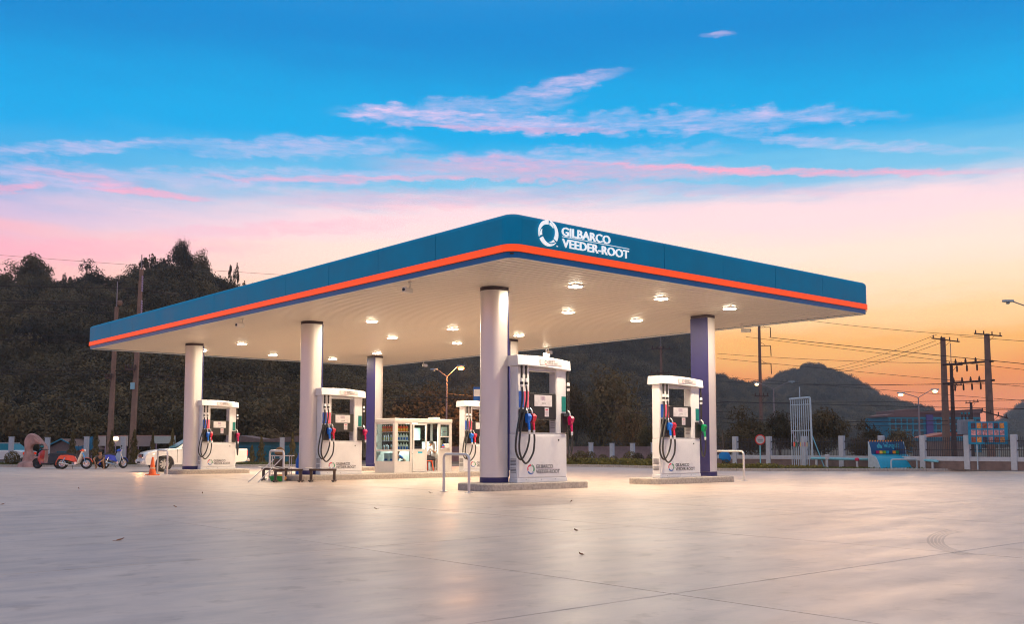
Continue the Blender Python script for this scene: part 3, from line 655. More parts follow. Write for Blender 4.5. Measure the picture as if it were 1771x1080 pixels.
    mm = MB(); p = hd - up*.045 + fr*.082; mm.box(p.x-.022, p.x+.022, p.y-.006, p.y+.006, p.z-.005, p.z+.005); mm.build('mouth', mat('lips', (.25, .09, .07), .6), r)
    return r
squat = dict(pel=(0, .10, .24), chest=(0, -.08, .60), neck=(0, -.12, .76), head=(0, -.16, .88), look=(0, -1, -.1), shl=(-.20, -.08, .69), ell=(-.27, -.36, .50), wrl=(-.12, -.50, .36), shr=(.20, -.08, .69), elr=(.27, -.36, .50), wrr=(.12, -.50, .36),
             hipl=(-.12, .06, .22), knl=(-.24, -.36, .50), anl=(-.20, -.10, .06), hipr=(.12, .06, .22), knr=(.24, -.36, .50), anr=(.20, -.10, .06))
person('person in a dark grey shirt squatting beside the blue motorbike', gp(174.5, 811.5), FACE, squat, mat('shirt_grey', (.09, .08, .085), .9), mat('shorts_black', (.02, .02, .022), .9)).scale = (1.12, 1.12, 1.12)

# ------------------------------------------------------------------ kiosk
KX, KY = 24.45, 36.3
ki = thing('kiosk', 'white framed glass kiosk with shelves of oil bottles on the long island', 'kiosk', (KX, KY, ZI+.002))
KW, KD, KH = 3.1, 1.55, 2.37
m_kp = mat('kiosk_panel', (.74, .70, .65), .45, var=.03)
def kb(name, m, *a, parent=None): return MB().box(*a).build(name, m, parent or ki)
kb('floor_sill', m_alu, 0, KW, 0, KD, 0, .05); 
MB().bbox(-.03, KW+.03, -.03, KD+.03, 2.18, KH, .03).build('roof', m_alu, ki)
kb('roof_unit', m_white2, 2.35, 2.72, .4, .8, KH, KH+.09)
for x0, x1, y0, y1, nm in ((0, .16, 0, .16, 'corner_post'), (KW-.1, KW, 0, .1, 'corner_post'), (0, .08, KD-.08, KD, 'corner_post'), (KW-.08, KW, KD-.08, KD, 'corner_post'), (.82, .92, 0, .07, 'mullion'), (2.34, 2.46, 0, .08, 'mullion'), (2.96, 3.0, .0, .06, 'mullion')): kb(nm, m_alu, x0, x1, y0, y1, .05, 2.18)
def bay(x0, x1, face, rails, panels, panes):
    f = lambda a0, a1, z0, z1, t0, t1: (a0, a1, t0, t1, z0, z1) if face == 'f' else (t0, t1, a0, a1, z0, z1)
    for z0, z1 in rails: kb('rail', m_alu, *f(x0, x1, z0, z1, 0.005, .055))
    for z0, z1 in panels: kb('lower_panel', m_kp, *f(x0, x1, z0, z1, .015, .04))
    for z0, z1 in panes: kb('window_pane', m_glass, *f(x0, x1, z0, z1, .026, .032))
bay(.16, .82, 'f', ((.05, .08), (.93, 1.0), (.46, .49), (2.12, 2.18)), ((.08, .46),), ((.49, .93), (1.0, 2.12)))
bay(.16, KD-.08, 's', ((.05, .08), (.93, 1.0), (.46, .49), (2.12, 2.18)), ((.08, .46),), ((.49, .93), (1.0, 2.12)))
bay(2.46, 2.96, 'f', ((1.02, 1.06), (1.55, 1.60), (2.12, 2.18)), ((.05, 1.02),), ((1.06, 1.55), (1.60, 2.12)))
kb('counter', m_alu, 2.44, 2.98, -.16, .0, 1.03, 1.06)
dr = kb('sliding_door', m_alu, .93, 1.0, -.055, -.012, .06, 2.15)
kb('door_stile', m_alu, 1.60, 1.68, -.055, -.012, .06, 2.15, parent=dr); kb('door_top_rail', m_alu, 1.0, 1.60, -.055, -.012, 2.08, 2.15, parent=dr); kb('door_mid_rail', m_alu, 1.0, 1.60, -.055, -.012, .95, 1.03, parent=dr); kb('door_bottom_rail', m_alu, 1.0, 1.60, -.055, -.012, .06, .14, parent=dr)
kb('door_panel', m_kp, 1.0, 1.60, -.045, -.025, .14, .95, parent=dr); kb('door_pane', m_glass, 1.0, 1.60, -.036, -.030, 1.03, 2.08, parent=dr)
kb('door_sticker', mat('cyan_sticker', (.0, .42, .6), .5), 1.2, 1.44, -.049, -.046, .84, .91, parent=dr)
kb('back_panel', m_kp, .08, KW-.08, KD-.05, KD-.02, .05, .95); kb('back_pane', m_glass, .08, KW-.08, KD-.04, KD-.034, 1.0, 2.18); kb('back_rail', m_alu, .08, KW-.08, KD-.06, KD-.01, .95, 1.0)
kb('side_panel', m_kp, KW-.05, KW-.02, .1, KD-.08, .05, 1.0); kb('side_pane', m_glass, KW-.04, KW-.034, .1, KD-.08, 1.0, 2.18)
kb('inner_partition', m_kp, 2.3, 2.33, .12, 1.2, .05, 1.35)
kb('hood', m_white2, 1.1, 1.5, .2, .35, 2.08, 2.13)
for z in (.95, 1.36, 1.76): kb('shelf', m_alu, .14, .36, .10, KD-.1, z, z+.025); kb('front_shelf', m_alu, .362, .84, .10, .27, z, z+.025)
kb('desk', mat('desk_dark', (.06, .045, .035), .6), 1.75, 2.28, .65, 1.2, .78, .83); kb('desk_front', mat('desk_dark', (.06, .045, .035), .6), 1.8, 2.26, .7, .74, .05, .78)
kl = bpy.data.lights.new('kiosk_lamp', 'AREA'); kl.size = .4; kl.energy = 90; kl.color = (.92, 1, .92); klo = bpy.data.objects.new('kiosk_lamp', kl); C.objects.link(klo); klo.parent = ki; klo.location = (1.3, .6, 2.1)
kb('ceiling_tube', mat('tube_lit', (.9, .95, .9), .5, emis=(.9, 1, .9), es=5), 1.0, 1.6, .55, .65, 2.13, 2.175)
# bottles on the shelves
def bottle_mesh(h, rad, body, capm, lab):
    r = thing('oil_bottle', '', 'bottle')
    MB().loft([[(-rad, -rad*.6, 0), (rad, -rad*.6, 0), (rad, rad*.6, 0), (-rad, rad*.6, 0)], [(-rad, -rad*.6, h*.66), (rad, -rad*.6, h*.66), (rad, rad*.6, h*.66), (-rad, rad*.6, h*.66)], [(-rad*.3, -rad*.3, h*.86), (rad*.3, -rad*.3, h*.86), (rad*.3, rad*.3, h*.86), (-rad*.3, rad*.3, h*.86)]]).build('bottle_body', body, r)
    MB().lathe([(rad*.34, h*.86), (rad*.34, h)], 8).build('bottle_cap', capm, r)
    MB().box(-rad*.8, rad*.8, -rad*.63, -rad*.61, h*.12, h*.5).build('bottle_label', lab, r); return r
mo = mat('bottle_orange', (.85, .09, .015), .4); mw = mat('bottle_white', (.72, .72, .70), .4); mg = mat('bottle_grey', (.42, .43, .45), .4); myl = mat('label_yellow', (.75, .72, .03), .5); mol = mat('label_rust', (.6, .17, .05), .5); mbl = mat('label_bottle_blue', (.03, .12, .5), .5); mye = mat('label_amber', (.95, .55, .06), .5)
protos = [bottle_mesh(.30, .058, mo, mw, mye), bottle_mesh(.30, .05, mg, mw, myl), bottle_mesh(.27, .05, mg, mw, mol), bottle_mesh(.32, .062, mw, mw, mbl)]
used = [False]*4; ORD = ['nearest', 'second from', 'third from', 'fourth from', 'fifth from', 'sixth from', 'seventh from']
rows = [(1.785, 0, 'orange oil bottle, top shelf', 'orange bottles on the top kiosk shelf'), (1.385, 1, 'yellow label oil bottle, middle shelf', 'yellow label bottles on the middle kiosk shelf'), (.977, 2, 'rust label oil bottle, lower shelf', 'rust label bottles on the lower kiosk shelf')]
def put_bottle(pi, p, rz, lb, gr):
    o = protos[pi] if not used[pi] else copy_tree(protos[pi]); used[pi] = True; o.location = p; o.rotation_euler[2] = rz; tag(o, lb, 'bottle', gr)
for z, pi, lb, gr_ in rows:
    for i in range(7 if pi == 0 else 6):
        put_bottle(pi, (KX+.22, KY+.30+i*.155+random.uniform(-.015, .015)+(.1 if pi and i > 2 else 0), ZI+z+.002), R(-90), lb+' in the kiosk left window, %s the corner' % ORD[i], gr_)
    for i in range(4):
        put_bottle(0 if pi == 0 else 3, (KX+.30+i*.145, KY+.17, ZI+z+.002), 0, (lb if pi == 0 else ['', 'white oil bottle, middle shelf', 'white oil bottle, lower shelf'][pi])+' in the kiosk front window, %s the corner' % ORD[i], gr_ if pi == 0 else 'white bottles in the front bay of the kiosk')
for i, (x, y, wd, d, h, mm, lb) in enumerate(((.2, .9, .2, .3, .34, mw, 'white carton low in the left bay of the kiosk'), (.2, .45, .2, .3, .36, mw, 'white carton nearest the kiosk corner, below the bottles'))):
    b = tag(MB().bbox(-wd/2, wd/2, -d/2, d/2, 0, h, .006).build('carton', mm, loc=(KX+x+.05, KY+y, ZI+.50)), lb, 'carton'); MB().box(-wd/2-.004, -wd/2-.001, -d*.4, d*.4, .02, .1).build('printed_band', mbl, b)
kb('stock_shelf', m_alu, .14, .38, .10, KD-.1, .47, .50)
for x, y, z, wd, h, mm, lb in ((2.78, .14, 1.60, .3, .42, mw, 'white display card in the upper right window of the kiosk'), (2.02, 1.2, 1.42, .34, .56, mat('mint_sheet', (.62, .78, .68), .5), 'pale green sheet hung at the back of the kiosk'), (2.6, .2, 1.07, .2, .36, mat('tan_sheet', (.75, .55, .35), .6), 'tan paper bag in the lower right window of the kiosk')):
    c_ = tag(MB().bbox(-wd/2, wd/2, -.03, .03, 0, h, .006).build('display_card', mm, loc=(KX+x, KY+y, ZI+z)), lb, 'card')
    if wd == .3:
        for i, c2 in enumerate((mbl, mo, mbl)): MB().box(-.08+i*.065, -.03+i*.065, -.034, -.031, .19, .22).build('colour_dot', c2, c_)
sp = tag(MB().bbox(-.13, .13, -.09, .09, 0, .2, .02).build('white_box', mw, loc=(KX+2.72, KY-.08, ZI+1.062)), 'white box on the outer counter of the kiosk', 'box')
cnn = thing('small_can', 'blue and orange can on the outer counter of the kiosk', 'can', (KX+2.54, KY-.1, ZI+1.062)); MB().lathe([(.05, 0), (.05, .16)], 12).build('can_body', mbl, cnn, smooth=True); MB().lathe([(.052, .03), (.052, .08)], 12).build('can_band', mo, cnn)
# plastic chair and people of the kiosk
ch = thing('plastic_chair', 'orange plastic chair with white edge in the kiosk doorway', 'chair', (KX+1.93, KY+.30, ZI+.055), R(90))
MB().bbox(-.2, .2, -.2, .2, .42, .46, .015).build('seat', mo, ch); MB().loft([[(-.2, .19, .46), (.2, .19, .46), (.2, .22, .46), (-.2, .22, .46)], [(-.18, .26, .82), (.18, .26, .82), (.18, .29, .82), (-.18, .29, .82)]]).build('backrest', mo, ch)
for x in (-1, 1):
    for y in (-1, 1): MB().tube([(x*.16, y*.16, .43), (x*.22, y*.22, 0)], [.026, .02], 8).build('leg', mw if y > 0 else mo, ch)
sit = dict(pel=(0, .04, .56), chest=(0, -.06, .92), neck=(0, -.14, 1.08), head=(0, -.22, 1.19), look=(0, -1, -.5), shl=(-.19, -.06, 1.02), ell=(-.24, -.26, .82), wrl=(-.12, -.48, .88), shr=(.19, -.06, 1.02), elr=(.24, -.26, .82), wrr=(.12, -.48, .88),
           hipl=(-.11, .0, .54), knl=(-.14, -.42, .54), anl=(-.14, -.40, .08), hipr=(.11, .0, .54), knr=(.14, -.42, .54), anr=(.14, -.40, .08))
person('person in a pale shirt seated in the kiosk doorway, bent over papers', (KX+1.93, KY+.33, ZI+.055), R(90), sit, mat('shirt_pale', (.62, .62, .63), .9), mat('trousers_dark', (.05, .045, .05), .9), False)
person('person in a blue shirt crouched behind the lower front pane of the kiosk', (KX+.62, KY+.86, ZI+.055), R(12), squat, mat('shirt_blue', (.01, .09, .33), .9), mat('trousers_dark', (.05, .045, .05), .9)).scale = (.96, .96, .96)
st = thing('small_stool', 'dark metal stool standing between kiosk and half hidden pump', 'stool', (27.75, 37.3, ZI+.002)); MB().lathe([(.2, 0), (.2, .03), (.04, .06), (.04, .5), (.3, .52), (.32, .56)], 14).build('stool_body', m_brown, st, smooth=True); MB().lathe([(.28, .565), (.28, .6)], 14).build('cushion', m_slat, st)

# ------------------------------------------------------------------ vehicles
m_tyre = mat('tyre_rubber', (.02, .019, .018), .8); m_rim = mat('alloy_rim', (.55, .54, .53), .35, metal=.6); m_chrome = mat('chrome', (.7, .7, .7), .15, metal=1.0)
m_cwhite = mat('car_white', (.80, .78, .75), .25, var=.03, coat=.5); m_cglass = mat('car_glass', (.01, .16, .20), .08, var=.1); m_head = mat('headlight_lit', (.9, .85, .7), .3, emis=(1, .72, .4), es=9); m_tail = mat('tail_red', (.75, .03, .01), .3, emis=(1, .05, .01), es=.25)
def wheel(name, parent, p, r, wd, spokes=6, m=m_rim):
    wv = MB().lathe([(r*.62, -wd/2), (r*.93, -wd/2), (r, -wd*.36), (r, wd*.36), (r*.93, wd/2), (r*.62, wd/2)], 24, (0, 0, 0), 'y', False).build(name, m_tyre, parent, smooth=True, loc=p); wv.rotation_euler[2] = math.pi if p[1] > 0 else 0
    rm = MB().lathe([(r*.64, -wd*.46), (r*.58, -wd*.5), (r*.56, -wd*.2), (r*.56, wd*.46), (r*.64, wd*.46)], 24, (0, 0, 0), 'y', False); 
    sp_ = MB(); sp_.lathe([(r*.14, -wd*.5), (r*.14, wd*.3)], 12, (0, 0, 0), 'y')
    for i in range(spokes):
        a = 2*math.pi*i/spokes; d = Vector((math.cos(a), 0, math.sin(a))); n = Vector((-d.z, 0, d.x)); ww = r*(.09 if spokes < 12 else .012)
        sp_.add([d*r*.1+n*ww+Vector((0, -wd*.42, 0)), d*r*.1-n*ww+Vector((0, -wd*.42, 0)), d*r*.6-n*ww*1.3+Vector((0, -wd*.47, 0)), d*r*.6+n*ww*1.3+Vector((0, -wd*.47, 0))], [(0, 1, 2, 3)])
    rm.build('rim', m, wv, smooth=True); sp_.build('spokes', m, wv); MB().lathe([(r*.5, -wd*.1), (r*.5, wd*.1)], 16, (0, 0, 0), 'y').build('brake_disc', m_ink, wv) if spokes < 12 else None
    return wv
def arc(cx, cz, r, a0, a1, n=8): return [(cx+r*math.cos(R(a0+(a1-a0)*i/n)), cz+r*math.sin(R(a0+(a1-a0)*i/n))) for i in range(n+1)]
def carbody(poly, hw, m, parent, name='body', cy=1.0):
    mb = MB(); sh = lambda q, f, dz: [(p[0]*f, max(p[1]-dz*(p[1] > .8), p[1]-dz)) for p in q]
    secs = []
    for y, f, dz in ((-hw, .985, .05), (-hw+.03, .995, .02), (-hw+.10, 1, 0), (hw-.10, 1, 0), (hw-.03, .995, .02), (hw, .985, .05)): secs.append([(x, y, z) for x, z in sh(poly, f, dz)])
    return mb.loft(secs).build(name, m, parent, smooth=True)
# pickup: front towards +X
tp = RT*(-.84) + FH*(-.54); tr_rz = math.atan2(tp.y, tp.x)
fwp = gd(284.5, 53.6); tloc = fwp - tp.normalized()*1.55*1.08 - Vector((-tp.y, tp.x, 0)).normalized()*.86
tk = thing('pickup_truck', 'white pickup truck with lit headlight behind the leftmost column', 'pickup truck', tloc, tr_rz, None, (1.08, 1.08, 1.08))
poly = [(-2.62, .56), (-2.62, 1.13), (-.95, 1.15), (.85, 1.16), (1.35, 1.14), (1.95, 1.06), (2.32, .96), (2.46, .84), (2.5, .62), (2.46, .36), (2.05, .33)] + arc(1.55, .40, .47, -8, 188, 10) + [(1.05, .36), (-1.03, .36)] + arc(-1.53, .40, .47, -8, 188, 10) + [(-2.05, .45), (-2.5, .48)]
carbody(poly, .88, m_cwhite, tk)
def loftrect(a, b, za, zb): return MB().loft([[(a[0], -a[2], za), (a[1], -a[2], za), (a[1], a[2], za), (a[0], a[2], za)], [(b[0], -b[2], zb), (b[1], -b[2], zb), (b[1], b[2], zb), (b[0], b[2], zb)]])
cab = loftrect((-1.0, .98, .80), (-.78, .12, .62), 1.14, 1.72).build('cab', m_cwhite, tk, smooth=True)
MB().loft([[(-.74, -.6, 1.72), (.08, -.6, 1.72), (.08, .6, 1.72), (-.74, .6, 1.72)], [(-.66, -.52, 1.76), (0, -.52, 1.76), (0, .52, 1.76), (-.66, .52, 1.76)]]).build('roof', m_cwhite, cab, smooth=True)
def sidewin(s, q): return MB().loft([[(x, s*(y+.006), z) for x, y, z in q], [(x, s*(y-.03), z) for x, y, z in q]])
lerp = lambda a, b, t: a+(b-a)*t
def cabpt(u, t, o=0): return (lerp(lerp(-1.0, .98, u), lerp(-.78, .12, u), t), lerp(.80, .62, t), lerp(1.14, 1.72, t))
for s in (-1, 1):
    for u0, u1, v0, v1 in ((.07, .44, .07, .42), (.49, .90, .48, .84)): sidewin(s, [cabpt(u0, .1), cabpt(u1, .1), cabpt(v1+.02, .86), cabpt(v0, .86)]).build('side_window', m_cglass, cab)
    MB().bbox(.55, .72, s*.98-.09, s*.98+.09, 1.16, 1.32, .03).build('wing_mirror', m_cwhite, tk)
    MB().bbox(-2.635, -2.5, s*.80-.07, s*.80+.07, .78, 1.06, .02).build('tail_light', m_tail, tk)
    hl_ = MB().loft([[(2.34, s*.44, .84), (2.50, s*.40, .70), (2.36, s*.84, .74), (2.05, s*.895, .90)], [(2.2, s*.44, .84), (2.3, s*.40, .72), (2.2, s*.78, .76), (1.9, s*.84, .9)]]).build('headlight', m_head, tk)
    MB().lathe([(.06, 0), (.06, .03)], 10, (2.47, s*.62, .46), 'x').build('fog_lamp', m_ink, tk)
    wheel('wheel', tk, (1.55, s*.76, .385), .385, .26 if s < 0 else .26, 8); wheel('wheel', tk, (-1.53, s*.76, .385), .385, .26, 8)
    MB().box(.2, .4, s*.889-.01, s*.889+.01, 1.02, 1.06).build('door_handle', m_chrome, tk)
    MB().box(-.03, -.015, s*.884-.003, s*.884+.003, .42, 1.12).build('door_seam', m_ink, tk); MB().box(.93, .945, s*.884-.003, s*.884+.003, .45, 1.12).build('door_seam', m_ink, tk)
MB().add([(.985, -.70, 1.18), (.985, .70, 1.18), (.16, .56, 1.68), (.16, -.56, 1.68)], [(0, 1, 2, 3)]).add([(.99, -.70, 1.19), (.99, .70, 1.19), (.165, .56, 1.69), (.165, -.56, 1.69)], [(0, 1, 2, 3)]).build('windscreen', m_cglass, cab)
MB().bbox(2.40, 2.52, -.38, .38, .70, .88, .02).build('grille', m_ink, tk)
for i in range(3): MB().box(2.515, 2.53, -.36, .36, .73+i*.05, .75+i*.05).build('grille_bar', m_chrome, tk)
MB().bbox(2.38, 2.58, -.82, .82, .40, .60, .05).build('front_bumper', m_cwhite, tk); MB().box(2.575, 2.59, -.32, .32, .42, .50).build('air_intake', m_ink, tk); MB().box(2.582, 2.597, -.2, .2, .51, .62).build('number_plate', mat('plate_pale', (.55, .6, .58), .5), tk)
MB().bbox(-2.78, -2.62, -.80, .80, .50, .64, .03).build('rear_bumper', m_chrome, tk)
for z in (1.16,): MB().box(-2.55, -1.1, -.72, .72, 1.135, 1.16).build('bed_cover', m_ink, tk)
hl2 = bpy.data.lights.new('headlight_beam', 'SPOT'); hl2.energy = 70; hl2.color = (1, .42, .14); hl2.spot_size = R(70); hl2.shadow_soft_size = .12; ho2 = bpy.data.objects.new('headlight_beam', hl2); C.objects.link(ho2); ho2.parent = tk; ho2.location = (2.66, .62, .78); ho2.rotation_euler = Vector((.6, .75, -.16)).to_track_quat('-Z', 'Y').to_euler()
# parked car behind the round bush
cr = thing('parked_car', 'white parked car half hidden behind the round bush at the far left', 'car', gd(6, 73, .13), FACE+R(170))
carbody([(-2.1, .4), (-2.15, .85), (-1.6, .95), (1.0, .95), (1.9, .82), (2.15, .7), (2.15, .35), (1.75, .3)] + arc(1.3, .33, .38, -8, 188, 8) + [(.85, .28), (-.85, .28)] + arc(-1.3, .33, .38, -8, 188, 8) + [(-1.75, .32)], .82, m_cwhite, cr)
loftrect((-1.5, .95, .76), (-.9, .3, .58), .94, 1.42).build('cabin', m_cglass, cr, smooth=True); MB().bbox(-.92, .32, -.58, .58, 1.42, 1.46, .02).build('roof', m_cwhite, cr)
for s in (-1, 1):
    for x in (-1.3, 1.3): wheel('wheel', cr, (x, s*.72, .32), .32, .2, 6)
    MB().bbox(-2.17, -2.05, s*.6-.14, s*.6+.14, .62, .8, .02).build('tail_light', m_tail, cr)

# motorbikes (front towards +X)
m_bor = mat('bike_orange', (.85, .08, .01), .3, coat=.4); m_cream = mat('bike_cream', (.72, .66, .58), .35); m_seat = mat('bike_seat', (.03, .028, .03), .6); m_bblue = mat('bike_blue', (.01, .05, .5), .3, coat=.4); m_bred = mat('bike_red', (.5, .015, .015), .3, coat=.4); m_eng = mat('engine_grey', (.3, .3, .31), .45, metal=.5)
def underbone(label, loc, rz, body, shield, sc_=1.1):
    r = thing('motorbike', label, 'motorbike', loc, rz, None, (sc_, sc_, sc_)); r.rotation_euler[0] = R(-4)
    wheel('wheel', r, (.62, 0, .29), .29, .08, 24, m_chrome); wheel('wheel', r, (-.60, 0, .29), .29, .09, 24, m_chrome)
    for s in (-.07, .07): MB().tube([(.62, s, .29), (.36, s, .92)], .024, 8).build('fork_leg', m_chrome, r)
    MB().loft([[(-.86, -.03, .52), (-.86, .03, .52), (-.86, .03, .56), (-.86, -.03, .56)], [(-.70, -.11, .52), (-.70, .11, .52), (-.68, .11, .72), (-.68, -.11, .72)], [(-.30, -.14, .46), (-.30, .14, .46), (-.30, .13, .74), (-.30, -.13, .74)], [(.02, -.12, .36), (.02, .12, .36), (.0, .1, .68), (.0, -.1, .68)], [(.18, -.06, .34), (.18, .06, .34), (.14, .05, .46), (.14, -.05, .46)]]).build('side_cover', body, r, smooth=True)
    MB().loft([[(-.72, -.08, .73), (-.72, .08, .73), (-.72, .07, .80), (-.72, -.07, .80)], [(-.3, -.14, .74), (-.3, .14, .74), (-.3, .12, .83), (-.3, -.12, .83)], [(.06, -.10, .68), (.06, .10, .68), (.05, .08, .78), (.05, -.08, .78)]]).build('seat', m_seat, r, smooth=True)
    MB().loft([[(.14, -.16, .26), (.14, .16, .26), (.20, .16, .25), (.20, -.16, .25)], [(.20, -.23, .40), (.20, .23, .40), (.27, .2, .40), (.27, -.2, .40)], [(.30, -.2, .72), (.30, .2, .72), (.37, .17, .72), (.37, -.17, .72)], [(.36, -.12, .92), (.36, .12, .92), (.42, .1, .92), (.42, -.1, .92)]]).build('leg_shield', shield, r, smooth=True)
    MB().loft([[(.26, -.1, .92), (.26, .1, .92), (.28, .07, 1.0), (.28, -.07, 1.0)], [(.40, -.12, .92), (.40, .12, .92), (.38, .1, 1.05), (.38, -.1, 1.05)], [(.50, -.06, .93), (.50, .06, .93), (.48, .06, 1.02), (.48, -.06, 1.02)]]).build('handlebar_cowl', body, r, smooth=True)
    MB().lathe([(.07, 0), (.075, .03), (.05, .06)], 12, (.48, 0, .975), 'x').build('headlight', mat('headlamp_glass', (.85, .85, .85), .1), r, smooth=True)
    MB().tube([(.28, -.33, 1.03), (.34, -.1, .99), (.34, .1, .99), (.28, .33, 1.03)], .016, 6).build('handlebar', m_black, r)
    MB().loft([[(.34+.31*math.cos(R(a))+.28, s_*.055, .29+.32*math.sin(R(a))) for s_ in (-1, 1)] + [(.34+.29*math.cos(R(a))+.28, s_*.055, .29+.30*math.sin(R(a))) for s_ in (1, -1)] for a in range(10, 140, 15)]).build('front_fender', body, r, smooth=True)
    MB().loft([[(-.60+.33*math.cos(R(a)), s_*.06, .29+.33*math.sin(R(a))) for s_ in (-1, 1)] + [(-.60+.31*math.cos(R(a)), s_*.06, .29+.31*math.sin(R(a))) for s_ in (1, -1)] for a in range(60, 200, 15)]).build('rear_fender', body, r, smooth=True)
    MB().bbox(-.12, .22, -.1, .1, .2, .36, .03).build('engine', m_eng, r); MB().lathe([(.07, 0), (.08, .1), (.06, .16)], 12, (.1, -.16, .3), 'y').build('crankcase', m_chrome, r, smooth=True)
    MB().tube(curve([(.16, -.14, .24), (-.05, -.16, .2), (-.25, -.17, .24), (-.72, -.17, .33)]), [.02]*13+[.045]*6, 8).build('exhaust', m_chrome, r, smooth=True)
    for s in (-1, 1):
        mr_ = MB().tube([(.30, s*.26, 1.02), (.26, s*.3, 1.16)], .008, 5).build('mirror_stalk', m_black, r); MB().lathe([(.045, 0), (.05, .01), (.02, .02)], 10, (.26, s*.31, 1.19), 'x').build('mirror', m_black, mr_)
        MB().tube([(-.60, s*.1, .29), (-.44, s*.12, .6)], .025, 8).build('shock_absorber', m_chrome, r)
    MB().bbox(-.80, -.72, -.06, .06, .60, .68, .015).build('tail_light', m_tail, r); MB().tube([(-.05, -.1, .2), (-.02, -.2, .01)], .012, 6).build('kickstand', m_black, r)
    return r
side_rz = math.atan2(RT.y, RT.x)
underbone('orange and cream motorbike parked on the road edge', gp(128, 812), side_rz+R(6), m_bor, m_cream, 1.14)
underbone('blue motorbike seen end on beside the squatting person', gp(197, 811), side_rz+R(62), m_bblue, mat('bike_silver', (.45, .5, .55), .35), 1.14)
sr = thing('scooter', 'black and red scooter parked behind the orange motorbike', 'scooter', gp(84, 811.3), side_rz+R(172), None, (1.12, 1.12, 1.12)); sr.rotation_euler[0] = R(4)
for x in (.66, -.58): wheel('wheel', sr, (x, 0, .27), .27, .11, 5, m_black)
MB().loft([[(.34, -.17, .22), (.34, .17, .22), (.42, .17, .22), (.42, -.17, .22)], [(.46, -.22, .5), (.46, .22, .5), (.60, .14, .5), (.60, -.14, .5)], [(.42, -.2, .85), (.42, .2, .85), (.56, .12, .85), (.56, -.12, .85)], [(.34, -.1, 1.0), (.34, .1, 1.0), (.42, .08, 1.0), (.42, -.08, 1.0)]]).build('front_apron', m_bred, sr, smooth=True)
MB().bbox(-.1, .38, -.18, .18, .2, .3, .03).build('floorboard', m_black, sr)
MB().loft([[(-.95, -.04, .72), (-.95, .04, .72), (-.95, .04, .80), (-.95, -.04, .80)], [(-.6, -.17, .45), (-.6, .17, .45), (-.6, .14, .78), (-.6, -.14, .78)], [(-.15, -.2, .25), (-.15, .2, .25), (-.12, .16, .74), (-.12, -.16, .74)], [(.0, -.16, .25), (.0, .16, .25), (-.02, .12, .6), (-.02, -.12, .6)]]).build('tail_body', m_black, sr, smooth=True)
MB().loft([[(-.85, -.1, .79), (-.85, .1, .79), (-.85, .08, .86), (-.85, -.08, .86)], [(-.4, -.16, .77), (-.4, .16, .77), (-.4, .14, .86), (-.4, -.14, .86)], [(.02, -.13, .72), (.02, .13, .72), (.0, .1, .80), (.0, -.1, .80)]]).build('seat', m_seat, sr, smooth=True)
MB().bbox(-.7, -.2, -.15, .15, .2, .42, .04).build('engine', m_black, sr); MB().tube([(-.2, .17, .25), (-.75, .2, .36)], .055, 8).build('exhaust', m_black, sr)
for s in (-.07, .07): MB().tube([(.66, s, .27), (.44, s, .8)], .025, 8).build('fork_leg', m_black, sr)
MB().tube([(.30, -.34, 1.06), (.40, -.1, 1.02), (.40, .1, 1.02), (.30, .34, 1.06)], .018, 6).build('handlebar', m_black, sr); MB().lathe([(.08, 0), (.05, .08)], 10, (.55, 0, .78), 'x').build('headlight', mat('headlamp_glass', (.85, .85, .85), .1), sr); MB().bbox(-.98, -.93, -.07, .07, .72, .8, .01).build('tail_light', m_tail, sr)
MB().loft([[(.66+.3*math.cos(R(a)), s_*.07, .27+.31*math.sin(R(a))) for s_ in (-1, 1)] + [(.66+.28*math.cos(R(a)), s_*.07, .27+.29*math.sin(R(a))) for s_ in (1, -1)] for a in range(10, 140, 15)]).build('front_fender', m_black, sr, smooth=True)
hp = sr.matrix_basis @ Vector((.34, .27, 1.07)); hm_ = thing('helmet', 'black helmet hung on the scooter handlebar', 'helmet', hp); MB().lathe([(.10, 0), (.135, .05), (.15, .14), (.12, .24), (.05, .29)], 14).build('shell', m_black, hm_, smooth=True); MB().bbox(-.1, .1, -.16, -.1, .08, .17, .02).build('visor', m_cglass, hm_)

# ------------------------------------------------------------------ foliage
m_leaf = mat('leaf_dark', (.12, .082, .030), .6, var=.45, scale=1.2, rnd=.55, trans=.25, spec=.25); m_leaf2 = mat('leaf_olive', (.13, .10, .032), .6, var=.4, scale=2, rnd=.3, trans=.25, spec=.25)
m_leaf3 = mat('leaf_yellow', (.20, .17, .04), .6, var=.4, scale=3, rnd=.2, trans=.25, spec=.25); m_bark = mat('bark', (.10, .075, .055), .9, var=.3, bump=.5, bscale=12)
def leafmesh(name, pts, m):
    vs = []; fs = []; rd = random.Random(len(pts)); u = rd.uniform
    for p, nrm, s in pts:
        n = (Vector(nrm)+Vector((u(-.7, .7), u(-.7, .7), u(-.5, .8)))).normalized(); a = n.orthogonal().normalized(); b = n.cross(a); th = u(0, 6.28)
        t1 = (a*math.cos(th)+b*math.sin(th))*s; t2 = (b*math.cos(th)-a*math.sin(th))*s*u(.45, .8); i = len(vs); p = Vector(p)
        vs += [tuple(p-t1), tuple(p+t2), tuple(p+t1*1.1), tuple(p-t2)]; fs.append((i, i+1, i+2, i+3))
    me = bpy.data.meshes.new(name); me.from_pydata(vs, [], fs); me.materials.append(m); return me
